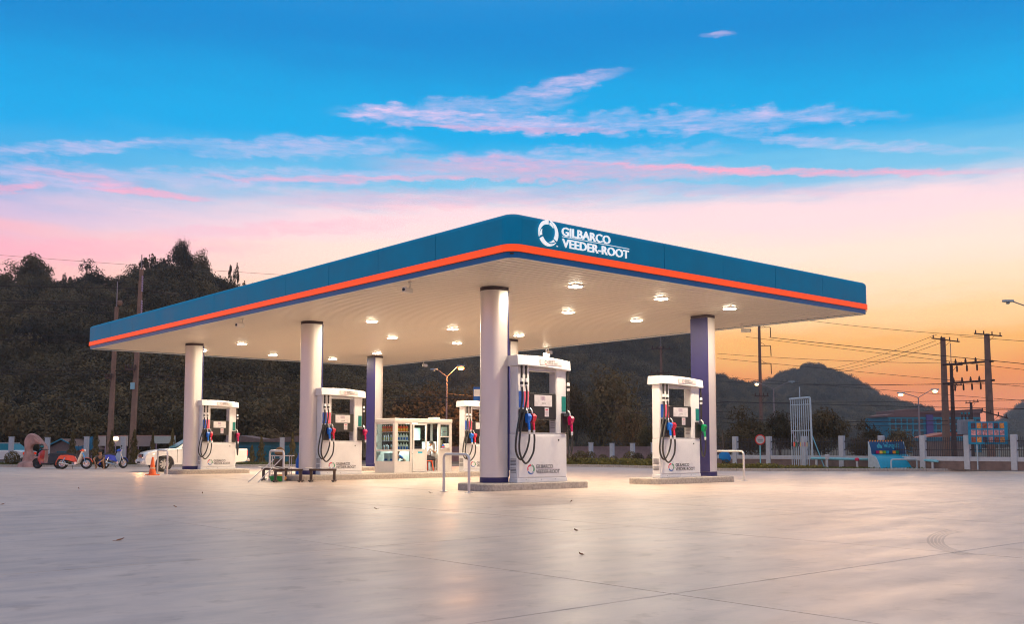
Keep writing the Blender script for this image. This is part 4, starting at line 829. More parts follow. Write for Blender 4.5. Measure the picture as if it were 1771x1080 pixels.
def crown_pts(seed, n, leaf, lobes=14, flat=.8, spread=.62, lr=(.30, .48)):       # unit crown, base at z=0, top near 1.6*flat
    rd = random.Random(seed); L_ = []
    for i in range(lobes):
        while True:
            v = Vector((rd.uniform(-1, 1), rd.uniform(-1, 1), rd.uniform(-.75, 1)))
            if .25 < v.length < 1: break
        L_.append((v*spread, rd.uniform(*lr)))
    out = []
    for i in range(n):
        c, r = rd.choice(L_); d = Vector((rd.gauss(0, 1), rd.gauss(0, 1), rd.gauss(.15, 1))).normalized(); p = c + d*r*(rd.random()**.35)*rd.uniform(.8, 1.12)
        out.append(((p.x, p.y, (p.z+.9)*flat), d, leaf*rd.uniform(.6, 1.3)))
    return out
CR = [leafmesh('crown', crown_pts(i, 6200, .037, lobes=15+2*i, spread=.66, lr=(.30, .5)), m_leaf) for i in range(4)] + [leafmesh('crown', crown_pts(9, 900, .05, lobes=8, spread=.7, lr=(.16, .28)), m_leaf)] + [leafmesh('crown', crown_pts(12, 4000, .045, lobes=15), m_leaf2)]
def trunk_mesh(hb, top, r, seed):
    rd = random.Random(seed); mb = MB(); mb.tube([(0, 0, -.3), (.02*top, .01*top, hb*.6), (-.01*top, .02*top, top*.7)], [r*1.3, r, r*.45], 8)
    for i in range(6):
        a = rd.uniform(0, 6.28); z0 = hb*rd.uniform(.6, 1.1); L_ = top*rd.uniform(.22, .4)
        mb.tube([(0, .01*top, z0), (math.cos(a)*L_*.5, math.sin(a)*L_*.5, z0+L_*.45), (math.cos(a)*L_, math.sin(a)*L_, z0+L_*.8)], [r*.5, r*.3, r*.1], 6)
    return mb.mesh('trunk', m_bark, True)
TR = [trunk_mesh(.35, 1.2, .05, i) for i in range(3)]
def tree(px, ytop, dep, wpx, label, kind=0, zb=0.0, group='trees around the station', hb=.22, nm='broad_tree'):
    p = gd(px, dep, zb); top = at(px, ytop, dep).z - zb; wd = wpx/F*dep/2
    r = thing(nm, label, 'tree', p, random.uniform(0, 6.28), group); z0 = top*hb; hgt = top - z0
    link('crown', CR[kind], r, (0, 0, z0), 0, (wd/1.0, wd/1.0, hgt/(1.62*.8+.12)))
    link('trunk', TR[kind % 3], r, (0, 0, 0), 0, (max(.6, wd*.8), max(.6, wd*.8), top*.72)); return r
# ------------------------------------------------------------------ hills
def interp(tab, x):
    if x <= tab[0][0]: return tab[0][1]
    for (a, b), (c, d) in zip(tab[:-1], tab[1:]):
        if x <= c: return b+(d-b)*(x-a)/(c-a)
    return tab[-1][1]
from mathutils import noise as mnoise
def hillfn(tab, d0, dr, treeh, rough):
    def f(px, dep):
        hs = max(0, (771.4-interp(tab, px))*dr/F + H - treeh); t = max(0, min(1, (dep-d0)/(dr-d0))); s = t*t*(3-2*t)*.35+t*.65
        if dep > dr: s = 1 - (dep-dr)/dr*1.5
        p = gd(px, dep); return hs*s + rough*min(1, t*3)*mnoise.fractal(Vector((p.x/40, p.y/40, 3)), 1, 2, 4)*(0 if dep >= dr*.97 else 1) - 1*(t <= 0)
    return f
def hill(name, tab, d0, dr, m, treeh=4, rough=3, step=8):
    f = hillfn(tab, d0, dr, treeh, rough); x0, x1 = tab[0][0], tab[-1][0]; nx = int((x1-x0)/step); deps = [d0+(dr-d0)*i/14 for i in range(15)] + [dr*1.08, dr*1.25, dr*1.5]
    mb = MB(); n = len(deps); vs = []; fs = []
    for i in range(nx+1):
        px = x0+(x1-x0)*i/nx
        for d in deps: vs.append(gd(px, d, f(px, d)))
    for i in range(nx):
        for j in range(n-1): fs.append((i*n+j, (i+1)*n+j, (i+1)*n+j+1, i*n+j+1))
    tag(mb.add(vs, fs).build(name, m, smooth=True), kind='structure'); return f
def scatter_group(name, src, smin, smax):
    ng = bpy.data.node_groups.new(name, 'GeometryNodeTree'); ng.interface.new_socket('Geometry', in_out='INPUT', socket_type='NodeSocketGeometry'); ng.interface.new_socket('Geometry', in_out='OUTPUT', socket_type='NodeSocketGeometry')
    a = ng.nodes.new('NodeGroupInput'); z = ng.nodes.new('NodeGroupOutput'); ip = ng.nodes.new('GeometryNodeInstanceOnPoints'); oi = ng.nodes.new('GeometryNodeObjectInfo'); oi.inputs['Object'].default_value = src; oi.inputs['As Instance'].default_value = True; oi.transform_space = 'ORIGINAL'
    rs = ng.nodes.new('FunctionNodeRandomValue'); rs.data_type = 'FLOAT'; rs.inputs[2].default_value = smin; rs.inputs[3].default_value = smax
    rr = ng.nodes.new('FunctionNodeRandomValue'); rr.data_type = 'FLOAT_VECTOR'; rr.inputs[0].default_value = (-.12, -.12, 0); rr.inputs[1].default_value = (.12, .12, 6.28)
    l = ng.links.new; l(a.outputs[0], ip.inputs['Points']); l(oi.outputs['Geometry'], ip.inputs['Instance']); l(rs.outputs[1], ip.inputs['Scale']); l(rr.outputs[0], ip.inputs['Rotation']); l(ip.outputs[0], z.inputs[0]); return ng
FOR = []
def forest(name, label, f, tab, d0, dr, n, smin, smax, seed, sink=.25, mask=None):
    rd = random.Random(seed); pts = [[], [], []]; x0, x1 = tab[0][0], tab[-1][0]
    for i in range(n):
        px = rd.uniform(x0, x1); d = d0+(dr*1.02-d0)*rd.random()**.9
        if mask and not mask(px, d, rd): continue
        p = gd(px, d); pts[i % 3].append((p.x, p.y, f(px, d)-smax*sink))
    for i in range(3):
        me = bpy.data.meshes.new(name); me.from_pydata(pts[i], [], []); o = link(name, me); FOR.append((o, i, smin, smax)); tag(o, label + ('', ', second layer', ', third layer')[i], 'forest', kind='stuff')
HILL_L = [(-1000, 640), (-700, 520), (-320, 452), (0, 452), (40, 446), (80, 458), (110, 466), (150, 458), (200, 468), (215, 445), (240, 436), (300, 428), (335, 436), (370, 458), (400, 470), (445, 488), (500, 515), (560, 560), (640, 612), (720, 660), (800, 712), (900, 755)]
m_hl = mat('hill_scrub', (.045, .038, .02), .95, var=.5, scale=.15)
f1 = hill('hill', HILL_L, 104, 225, m_hl, 8.5, 3)
forest('hill_forest', 'dark wooded slope of the hill behind the left side of the station', f1, HILL_L, 100, 225, 3900, 2.2, 5.8, 1)
HILL_M = [(520, 560), (700, 520), (900, 500), (1050, 515), (1130, 540), (1172, 562), (1190, 585), (1195, 615), (1200, 660), (1210, 700), (1225, 765)]
m_hm = mat('cliff_rock', (.12, .12, .11), .95, var=.6, scale=.03, bump=.6, bscale=.2)
f2 = hill('cliff_hill', HILL_M, 300, 560, m_hm, 5, 12, 5)
forest('cliff_forest', 'wooded limestone cliff behind the middle of the station', f2, HILL_M, 290, 560, 2600, 4, 10, 2, mask=lambda px, d, rd: mnoise.noise(Vector((px/28, d/60, 0))) > -.22 or rd.random() < .25)
HILL_S = [(1150, 690), (1200, 645), (1240, 652), (1262, 663), (1290, 674), (1312, 671), (1340, 690), (1400, 740)]
f3 = hill('shoulder_hill', HILL_S, 480, 720, m_hl, 6, 6, 5)
forest('shoulder_forest', 'wooded low shoulder hill left of the pointed hill', f3, HILL_S, 470, 720, 700, 5, 10, 3)
HILL_R = [(1220, 700), (1290, 674), (1330, 664), (1360, 652), (1385, 640), (1405, 634), (1425, 637), (1445, 648), (1470, 658), (1500, 677), (1530, 692), (1570, 705), (1600, 714), (1650, 737), (1720, 764)]
f4 = hill('pointed_hill', HILL_R, 560, 900, m_hl, 7, 6, 5)
forest('pointed_hill_forest', 'hazy wooded pointed hill at the right against the sunset', f4, HILL_R, 550, 900, 1900, 5, 11, 4)
HILL_F = [(1690, 766), (1730, 740), (1771, 708), (1850, 668), (2000, 650), (2250, 690), (2450, 766)]
f5 = hill('far_hill', HILL_F, 800, 1250, m_hl, 7, 6, 8)
forest('far_hill_forest', 'small hazy hill at the right edge of the view', f5, HILL_F, 800, 1250, 800, 9, 16, 5)
# trees that stand out one by one
T = [(36, 437, 222, 92, 'wide domed tree on the left skyline', 1), (146, 452, 222, 80, 'rounded tree right of the domed skyline tree', 2), (98, 458, 223, 40, 'thin skyline tree between two rounded trees', 4), (186, 462, 223, 36, 'small skyline tree left of the rocky summit', 4),
     (236, 419, 222, 56, 'open crowned tree at the left of the rocky summit', 4), (304, 416, 222, 60, 'bushy tree on top of the rocky summit', 0), (342, 432, 222, 44, 'round tree right of the summit tree', 3), (400, 430, 224, 30, 'thin lone tree on the right shoulder of the left hill', 4), (424, 470, 224, 34, 'low tree just above the canopy edge on the hill', 4), (273, 424, 223, 30, 'thin tree between the two summit trees', 4)]
for px, y, d, wp, lb, kd in T:
    fz = f1(px, d); tree(px, y, d, wp, lb, kd, zb=fz-1, group='trees on the left skyline', hb=.12, nm='skyline_tree')
T = [(690, 692, 104, 110, 'dark tree behind the left end of the kiosk', 0), (752, 656, 112, 130, 'tall dark tree behind the double street lamp', 1), (812, 672, 106, 100, 'dark tree right of the double street lamp', 2), (1040, 634, 116, 150, 'tallest dark tree between the two right hand pumps', 3), (996, 668, 110, 90, 'dark tree just right of the nearest pump', 0),
     (1092, 700, 104, 80, 'lower dark tree left of the rightmost pump', 1), (1122, 722, 96, 50, 'yellowish tree left of the rightmost pump', 5), (1288, 706, 84, 120, 'round tree right of the navy column', 2), (1348, 714, 86, 80, 'round tree behind the raised gate', 0), (1416, 703, 84, 120, 'broad round tree right of the raised gate', 1),
     (1500, 728, 80, 80, 'round tree above the blue slanted sign, left one', 2), (1545, 740, 80, 80, 'round tree above the blue slanted sign, right one', 3), (398, 690, 100, 110, 'dark tree behind the leftmost pump', 0), (470, 704, 100, 100, 'dark tree between the two left columns', 1), (590, 694, 104, 110, 'dark tree behind the second column', 2), (925, 690, 104, 90, 'dark tree behind the nearest pump', 2),
     (30, 690, 100, 130, 'dark tree at the far left behind the stone sculpture', 1), (150, 706, 98, 130, 'dark tree behind the motorbikes', 3), (265, 700, 98, 120, 'dark tree behind the pickup', 0), (1215, 735, 100, 60, 'small tree behind the navy column', 3), (880, 705, 102, 90, 'dark tree behind the pump beside the nearest column', 1), (640, 704, 102, 80, 'dark tree behind the column left of the kiosk', 3)]
firsts = {}
for px, y, d, wp, lb, kd in T:
    o = tree(px, y, d, wp, lb, kd, hb=.06); firsts.setdefault(kd, o)
for o, i, a, b in FOR:
    src = [c for c in firsts[i].children if c.name.startswith('crown')][0]
    mo_ = o.modifiers.new('scatter', 'NODES'); mo_.node_group = scatter_group('scatter_%s_%d' % (o.name, i), src, a, b)
# cypress row, round bushes, ground cover
def cone_pts(seed, n, leaf):
    rd = random.Random(seed); out = []
    for i in range(n):
        z = rd.random()**1.2; r = (.5*(1-z)**.75+.03)*(rd.random()**.3)*rd.uniform(.75, 1.15)*(1+.25*math.sin(z*21+seed)); a = rd.uniform(0, 6.28); out.append(((math.cos(a)*r, math.sin(a)*r, z), (math.cos(a), math.sin(a), .5), leaf*rd.uniform(.6, 1.3)))
    return out
CY_ = [leafmesh('foliage', cone_pts(i, 900, .05), m_leaf2) for i in range(3)]
def ball_pts(seed, n, leaf):
    rd = random.Random(seed); out = []
    for i in range(n):
        d = Vector((rd.gauss(0, 1), rd.gauss(0, 1), rd.gauss(0, 1))).normalized(); out.append((d*(.5*rd.uniform(.8, 1.04))+Vector((0, 0, .45)), d, leaf*rd.uniform(.6, 1.3)))
    return out
BL = [leafmesh('foliage', ball_pts(i, 1100, .045), [m_leaf2, m_leaf][i]) for i in range(2)]
stem = MB().tube([(0, 0, -.05), (0, 0, .5)], .04, 6).mesh('stem', m_bark)
for i, (px, y, wp, d, lb) in enumerate(((125, 750, 20, 66.5, 'conical cypress right of the blue gabled house'), (166, 741, 17, 67, 'tallest conical cypress, behind the squatting person'), (193, 746, 15, 67, 'conical cypress behind the blue motorbike'), (232, 746, 20, 66.6, 'conical cypress left of the pickup bonnet'), (264, 749, 13, 67.5, 'thin conical cypress behind the pickup bonnet'), (298, 744, 15, 67.5, 'conical cypress above the pickup roof'),
                                          (452, 757, 16, 69, 'conical cypress behind the hoop and trolley'), (436, 772, 14, 69, 'small conical cypress just right of the pickup tail'), (506, 750, 16, 69, 'conical cypress at the left edge of the second column'))):
    p = gd(px, d, .12); h_ = at(px, y, d).z-.12; wd = wp/F*d
    r = thing('cypress', lb, 'tree', p, random.uniform(0, 6), 'conical cypresses along the verge'); link('foliage', CY_[i % 3], r, (0, 0, .05), 0, (wd*1.1, wd*1.1, h_)); link('stem', stem, r, (0, 0, 0), 0, (1.2, 1.2, 1))
for i, (px, d, dm, lb) in enumerate(((22, 66.8, .92, 'round clipped bush left of the stone sculpture'), (986, 69, .75, 'round bush nearest the largest pump'), (1003.5, 68.6, .95, 'large round bush, second from the largest pump'), (1020, 68.6, .9, 'round bush, third from the largest pump'), (1043, 68.6, .7, 'small round bush in the middle of the bed'), (1061, 67.5, .6, 'smallest round bush in the middle of the bed'),
                                     (1090, 66.8, .92, 'round bush left of a pair near the rightmost pump'), (1103, 66.2, .8, 'round bush right of a pair near the rightmost pump'), (1130, 64.6, .85, 'round bush half hidden by the rightmost pump'), (92, 68.5, .7, 'low bush behind the scooter seat'), (1255, 57.6, .5, 'low bush under the blue cloth'))):
    p = gd(px, d, .12); r = thing('round_bush', lb, 'bush', p, random.uniform(0, 6), 'round clipped bushes'); s = dm*1.05; link('foliage', BL[i % 2], r, (0, 0, 0), 0, (s, s, s)); link('stem', stem, r, (0, 0, 0), 0, (s, s, s*.6))
rd = random.Random(5); pts = []
def cover(px0, px1, d0, d1, n, hgt, leaf):
    for i in range(n):
        px = rd.uniform(px0, px1); k0 = interp(KERB, px); p = gd(px, k0+rd.uniform(d0, d1), .12); pts.append(((p.x, p.y, .12+hgt*rd.random()**1.5), (rd.uniform(-1, 1), rd.uniform(-1, 1), .3), leaf*rd.uniform(.6, 1.4)))
cover(960, 1160, .4, 2.6, 2600, .42, .09); cover(1235, 1345, .4, 2.0, 1300, .25, .07); cover(1345, 1420, .4, 1.5, 500, .18, .06)
tag(link('flower_bed', leafmesh('flower_bed', pts, m_leaf3)), 'yellow green ground cover in the bed along the kerb', 'ground cover', kind='stuff')
pts = []; cover(-60, 320, .25, 5, 5200, .12, .06); cover(410, 520, .25, 3, 1200, .15, .06); cover(1345, 1800, .25, 3.5, 3600, .07, .05)
tag(link('verge_grass', leafmesh('verge_grass', pts, m_grass)), 'short green grass along the verge', 'grass', kind='stuff')

# ------------------------------------------------------------------ right hand fence
m_post = mat('fence_post_paint', (.50, .52, .55), .6, var=.1); m_wall = mat('low_wall', (.20, .14, .12), .85, var=.2, scale=3); m_bar = mat('fence_bar', (.035, .032, .035), .6)
fe = thing('boundary_fence', 'low wall with pale square posts and dark vertical bars at the right', 'fence', gd(1500, 57, .12)); fe.location = (0, 0, 0)
FL0, FL1 = gd(1330, 62), gd(1754, 52.4); FD = (FL1-FL0)/6; fang = math.atan2(FD.y, FD.x); flen = FD.length
post_me = MB().bbox(-.15, .15, -.15, .15, .12, 1.97, .02).mesh('post', m_post)
bay_w = MB().box(.152, flen-.152, -.08, .08, .10, .56).mesh('low_wall', m_wall); bay_c = MB().bbox(.152, flen-.152, -.12, .12, .56, .80, .015).mesh('coping', m_post); rail_me = MB().box(.152, flen-.152, -.015, .015, 0, .035).mesh('rail', m_bar); bar_me = MB().box(-.011, .011, -.011, .011, .80, 1.86).mesh('bar', m_bar); hinge_me = MB().box(.15, .24, -.03, .03, -.03, .03).mesh('bracket', m_bar)
for i in range(-2, 8):
    p = FL0+FD*i; link('post', post_me, fe, p, fang)
    if i < 7:
        link('low_wall', bay_w, fe, p, fang); link('coping', bay_c, fe, p, fang)
        for z in (1.15, 1.62): link('rail', rail_me, fe, p+Vector((0, 0, z)), fang); link('bracket', hinge_me, fe, p+Vector((0, 0, z+.02)), fang)
        nb = 21
        for j in range(1, nb): link('bar', bar_me, fe, p+FD*(.06+.88*j/nb), fang)
# plain posts carrying on to the left
po = MB().bbox(-.15, .15, -.12, .12, .0, 1.86, .02).mesh('post', m_post)
def gpost(px, d, top, label):
    r = thing('boundary_post', label, 'post', gd(px, d, .1), fang if px > 900 else FACE, 'free standing pale boundary posts'); link('post', po, r, (0, 0, 0), 0, (1, 1, (at(px, top, d).z-.1)/1.86)); MB().bbox(-.17, .17, -.14, .14, 0, .04, .01).build('post_cap', m_post, r, loc=(0, 0, at(px, top, d).z-.1))
for px, d, y, lb in ((1022, 76, 767, 'pale post behind the round bushes, nearest the largest pump'), (1058.5, 74, 768, 'pale post behind the round bushes, second from the largest pump'), (1094, 71.5, 768, 'pale post behind the round bushes, third from the largest pump'), (1130, 69.5, 767, 'pale post touching the left side of the rightmost pump'),
                     (19.5, 70, 757, 'pale post above the round bush at the far left'), (82, 70, 758, 'thin pale post right of the stone sculpture'), (149.5, 70, 756.5, 'thin pale post left of the tallest cypress'), (213, 70, 757, 'thin pale post right of the blue motorbike'), (488, 72, 758, 'pale post above the trolley and hoop')): gpost(px, d, y, lb)
# pinkish panel wall across the road
m_pw = mat('pink_wall', (.30, .19, .17), .8, var=.2, scale=1.5); bw = thing('panel_wall', 'long pinkish precast panel wall across the road behind the pumps', 'wall', (0, 0, 0))
W0, W1 = gd(650, 97), gd(1262, 93); wn = 18; wd_ = (W1-W0)/wn; wa = math.atan2(wd_.y, wd_.x)
pnl = MB().box(.13, wd_.length-.13, -.04, .04, -.06, 1.22).mesh('panel', m_pw); wpo = MB().bbox(-.12, .12, -.1, .1, -.06, 1.32, .01).mesh('wall_post', m_pw); wcp = MB().box(.12, wd_.length-.12, -.09, .09, 1.222, 1.30).mesh('coping', m_pw)
for i in range(wn):
    p = W0+wd_*i; link('panel', pnl, bw, p, wa); link('wall_post', wpo, bw, p, wa); link('coping', wcp, bw, p, wa)

# ------------------------------------------------------------------ things along the right kerb
m_pale = mat('pale_blue_paint', (.45, .55, .60), .45); m_cyan = mat('cyan_panel', (.0, .33, .52), .4, var=.12); m_dblue = mat('sign_blue', (.0, .055, .17), .5); m_lcyan = mat('print_cyan', (.05, .40, .50), .5); m_cy2 = mat('pole_cyan', (.2, .55, .65), .45)
rs = thing('round_sign', 'round white sign with red rim on a thin pale pole', 'sign', gd(1314.5, 57.6, .12), FACE)
MB().tube([(0, 0, 0), (0, 0, 1.3)], .035, 8).build('pole', m_cy2, rs); MB().lathe([(.30, 0), (.30, .02)], 24, (0, -.05, 1.62), 'y').build('red_disc', mat('sign_red', (.62, .03, .02), .5), rs); MB().lathe([(.235, 0), (.235, .008)], 24, (0, -.062, 1.62), 'y').build('white_face', mat('sign_face', (.42, .48, .48), .5), rs)
for z, wdt in ((1.73, .26), (1.66, .36), (1.58, .30), (1.51, .3)): MB().box(-wdt/2, wdt/2, -.068, -.063, z, z+.03).build('sign_line', m_ink if z < 1.6 else m_print, rs)
ga = thing('raised_gate', 'tall white barrier grille standing upright beside the fence', 'barrier', gd(1385, 58.4, .12), FACE)
gz = at(1385, 688, 58.4).z-.12
MB().tube(bend([(-.62, 0, gz-.1), (.55, 0, gz), (.60, 0, gz-.05), (.66, 0, .45)], .1), .06, 10).build('frame', m_pale, ga, smooth=True)
for i in range(9):
    x = -.52+i*.125; b = MB().tube([(x, 0, .0), (x-.02, 0, gz-.12)], .024, 6).build('bar', m_pale, ga); cm = [m_ink, m_orange, m_gring, m_ink, mye, m_print, m_rring, mye, m_pale][i]; MB().tube([(x, 0, 1.22), (x, 0, 1.48)], .027, 6).build('colour_band', cm, b)
for z in (2.15, gz-.42): MB().tube([(-.55, 0, z-.02), (.6, 0, z+.02)], .03, 6).build('cross_bar', m_pale, ga)
MB().tube([(.66, 0, 1.9), (1.35, 0, .0)], .03, 6).build('brace', m_cy2, ga); MB().tube([(0, 0, gz-.05), (.0, 0, gz+.62)], .03, 6).build('top_rod', m_pale, ga); MB().tube([(-.5, 0, 2.1), (.0, 0, 1.1)], .02, 6).build('stay', m_print, ga)
def boom(px0, px1, y, d, label, caps):
    a, b = at(px0, y, d), at(px1, y+2, d-.8); r = thing('barrier_boom', label, 'barrier', a); r.location = (0, 0, 0)
    MB().tube([a, b], .07, 8).build('boom_tube', m_cy2, r)
    for px in caps:
        q_ = a+(b-a)*((px-px0)/(px1-px0)); s_ = MB().box(q_.x-.05, q_.x+.05, q_.y-.05, q_.y+.05, .12, q_.z-.06).build('stand', m_post, r)
boom(1402, 1508, 793.5, 57.8, 'long white horizontal boom left of the blue slanted sign', (1412, 1430)); boom(1598, 1622, 796.5, 55.5, 'short boom end right of the blue slanted sign', (1613,))
mb_ = thing('meter_box', 'small grey box on a post left of the blue slanted sign', 'box', gd(1430, 57.2, .12), FACE); MB().tube([(0, 0, 0), (0, 0, .6)], .05, 8).build('post', m_post, mb_); MB().bbox(-.11, .11, -.08, .08, .5, .78, .02).build('box_body', m_post, mb_)
kn_ = thing('boom_lock', 'dark red knob on a small stand left of the blue sign', 'stand', gd(1481.5, 56.6, .12), FACE); MB().tube([(0, 0, 0), (0, 0, .42)], .06, 8).build('stand', m_post, kn_); MB().lathe([(.03, .40), (.12, .44), (.13, .54), (.04, .60)], 12).build('knob', m_rring, kn_, smooth=True)
# slanted blue sign stand
sl = thing('slanted_sign', 'blue slanted display with striped top edge and curved cyan front', 'sign', gd(1538, 56.4, .02), FACE+R(16))
prof = curve([(0.30, 1.62), (.12, 1.22), (0.05, .90), (-.08, .84), (-.36, .72), (-.56, .44), (-.72, .14)], 5)
hwid = 1.12
mbk = MB(); secs = [[(-hwid, p[0], p[1]) for p in ()]]
def slab_prof(a, b, y0, name, m, hw=hwid, off=0.0, th=.05):
    q_ = [Vector((p[0], p[1])) for p in prof][a:b+1]; return MB().loft([[(-hw, p.x-off, p.y), (hw, p.x-off, p.y), (hw, p.x+th, p.y+.02), (-hw, p.x+th, p.y+.02)] for p in q_]).build(name, m, sl, smooth=True)
slab_prof(0, 10, 0, 'upper_panel', m_dblue); slab_prof(10, 30, 0, 'curved_front', m_cyan)
for s in (-1, 1): MB().loft([[(s*(hwid+.01), p[0], p[1]) for p in prof] + [(s*(hwid+.01), .35, .05)], [(s*(hwid+.05), p[0], p[1]) for p in prof] + [(s*(hwid+.05), .35, .05)]]).build('side_panel', m_pale, sl)
m_amber = mat('stripe_amber', (.9, .32, .02), .5)
for i in range(13): MB().loft([[(-1.1+i*.172, .285, 1.60), (-1.03+i*.172, .285, 1.60), (-.97+i*.172, .325, 1.68), (-1.04+i*.172, .325, 1.68)], [(-1.1+i*.172, .30, 1.59), (-1.03+i*.172, .30, 1.59), (-.97+i*.172, .345, 1.67), (-1.04+i*.172, .345, 1.67)]]).build('stripe', m_amber, sl)
MB().loft([[(-hwid, .30, 1.585), (hwid, .30, 1.585), (hwid, .34, 1.69), (-hwid, .34, 1.69)], [(-hwid, .35, 1.585), (hwid, .35, 1.585), (hwid, .37, 1.69), (-hwid, .37, 1.69)]]).build('stripe_backing', m_ink, sl)
for i, cm in enumerate((m_mag, mye, mat('tile_green', (.2, .4, .02), .5), m_cyan, m_dblue, m_amber, m_gring, m_dblue)): MB().box(-.86+i*.215, -.68+i*.215, -.015, .03, .93, 1.09).build('colour_tile', cm, sl)
tl = Matrix.Rotation(R(90-24), 4, 'X')
text('วัดถูกไฟ', .36, m_lcyan, sl, (-.22, .135, 1.27), (R(66), 0, 0), 'mirrored_lettering', .004, .004, 1.02, mirror=True)
fl = MB(); 
for a_, b_, h_ in ((-.12, .02, .22), (-.04, .10, .3), (.05, .17, .2)): fl.loft([[(a_, 0, 0), (b_, 0, 0), (b_, .01, 0), (a_, .01, 0)], [(a_-.03, .0, h_*.55), (b_+.01, .0, h_*.55), (b_+.01, .01, h_*.55), (a_-.03, .01, h_*.55)], [((a_+b_)/2-.01, 0, h_), ((a_+b_)/2+.01, 0, h_), ((a_+b_)/2+.01, .01, h_), ((a_+b_)/2-.01, .01, h_)]])
fo = fl.build('flame_emblem', m_lcyan, sl, loc=(-.55, .115, 1.24)); fo.rotation_euler[0] = R(-24)
MB().tube(bend([(-.62, -.95, 0), (-.62, -.95, .62), (1.05, -.95, .62), (1.05, -.95, 0)], .14), .045, 10).build('hoop', m_pale, sl, smooth=True); MB().tube([(-.62, -.95, .12), (1.05, -.95, .12)], .03, 8).build('lower_rail', m_pale, sl)
# notice board
nb_ = thing('notice_board', 'cyan notice board of small pictures on two legs before the fence', 'sign', gd(1709.5, 53.4, .12), FACE)
zt, zb_ = at(1709, 730, 53.4).z-.12, at(1709, 769, 53.4).z-.12; bwid = 68/F*53.4/2
MB().bbox(-bwid, bwid, -.03, .03, zb_, zt, .01).build('board', mat('board_cyan', (.0, .26, .42), .5, var=.25, scale=3), nb_)
for s in (-.58, .60): MB().tube([(s, .06, 0), (s, .06, zt-.05)], .035, 8).build('leg', m_pale, nb_)
pcs = [mat('picture_rust', (.35, .09, .05), .6, var=.7, scale=14), mat('picture_rose', (.6, .28, .26), .6, var=.7, scale=11), mat('picture_dark', (.08, .05, .07), .6, var=.8, scale=12), mat('picture_amber', (.75, .28, .06), .6, var=.6, scale=13)]
for r_ in range(3):
    for c_ in range(6):
        x = -bwid+.14+c_*.305; z = zb_+.10+r_*.37; MB().box(x, x+.24, -.038, -.031, z, z+.29).build('picture', pcs[(r_*5+c_*3+r_*c_) % 4], nb_)
# blue cloth on a stick by the bush
bc = thing('blue_cloth', 'blue cloth bundle hung on a stick right of the navy column', 'cloth', gd(1254, 57.8, .12), FACE)
MB().tube([(-.18, 0, 0), (-.1, .02, 1.2), (-.12, .1, 2.2)], .03, 6).build('stick', m_bark, bc); MB().loft([[(.0+.08*math.cos(R(a)), .08*math.sin(R(a)), 1.0) for a in range(0, 360, 45)], [(-.05+.3*math.cos(R(a)), .18*math.sin(R(a)), .8+.04*math.sin(R(a*2))) for a in range(0, 360, 45)], [(-.02+.36*math.cos(R(a)), .2*math.sin(R(a)), .55+.05*math.sin(R(a*3))) for a in range(0, 360, 45)], [(.08+.2*math.cos(R(a)), .12*math.sin(R(a)), .36+.05*math.cos(R(a*2))) for a in range(0, 360, 45)]]).build('cloth', mat('cloth_blue', (.0, .18, .5), .8, bump=.5, bscale=5), bc, smooth=True)

# ------------------------------------------------------------------ street lamps, poles, wires
m_pole = mat('pole_concrete', (.27, .16, .11), .85, var=.2, scale=2); m_dark = mat('pole_dark', (.09, .05, .04), .8); m_lpole = mat('lamp_pole', (.34, .28, .27), .5, metal=.2); m_wire = mat('wire', (.05, .035, .03), .7)
m_olamp = mat('lamp_orange', (.9, .5, .2), .4, emis=(1, .26, .03), es=14); m_ylamp = mat('lamp_yellow', (.9, .7, .4), .4, emis=(1, .62, .25), es=14); m_off = mat('lamp_off', (.35, .42, .45), .3)
def street_lamp(px, d, yj, heads, label):
    base = gd(px, d, -.05); j = at(px, yj, d); r = thing('street_lamp', label, 'street lamp', base, FACE); hz = j.z+.05
    MB().tube([(0, 0, 0), (0, 0, hz)], [.10, .055], 10).build('pole', m_lpole, r, smooth=True)
    for hx, hy, m in heads:
        q_ = at(hx, hy, d); lx = (q_-j).dot(RT); lz = q_.z+.05; s = 1 if lx > 0 else -1
        ar = MB().tube(curve([(0, 0, hz-.02), (lx*.35, 0, lerp(hz, lz, .45)), (lx*.78, 0, lz)], 5), .035, 8).build('arm', m_lpole, r, smooth=True)
        MB().loft([[(lx*.76+s*o*.0+s*xx, yy, lz+zz) for yy, zz in ((-w_, -.02), (w_, -.02), (w_*.7, .1), (-w_*.7, .1))] for xx, w_, o in ((0, .07, 0), (.15, .15, 0), (.5, .17, 0), (.68, .08, 0))]).build('lamp_head', m_off, ar, smooth=True)
        lit = m is not m_off; cx_ = lx*.76+s*.36; rr_ = .3 if m is m_olamp else (.2 if lit else .12)
        MB().lathe([(rr_*.5*math.sin(R(a)) + rr_*.5*math.sin(R(a)), -.03-rr_*.55+rr_*.55*math.cos(R(a))) for a in range(8, 180, 17)], 12, (cx_, 0, lz)).build('lamp_lens', m, ar, smooth=True)
        if m is m_olamp:
            l_ = bpy.data.lights.new('street_lamp_light', 'POINT'); l_.energy = 2600; l_.color = (1, .34, .08); l_.shadow_soft_size = .25; o_ = bpy.data.objects.new('street_lamp_light', l_); C.objects.link(o_); o_.parent = r; o_.location = (cx_, -.1, lz-.5)
street_lamp(772, 95, 652, ((751, 640, m_off), (796, 634, m_olamp)), 'double street lamp with orange lit head above the kiosk')
street_lamp(1340, 110, 673, ((1309, 663.5, m_ylamp), (1374, 661, m_off)), 'double street lamp left of the pointed hill')
street_lamp(1591, 90, 688, ((1560, 681, m_ylamp), (1620, 675, m_ylamp)), 'double street lamp with two lit heads in front of the blue building')
street_lamp(1812, 60, 540, ((1748, 522, m_off),), 'street lamp reaching in at the right edge')
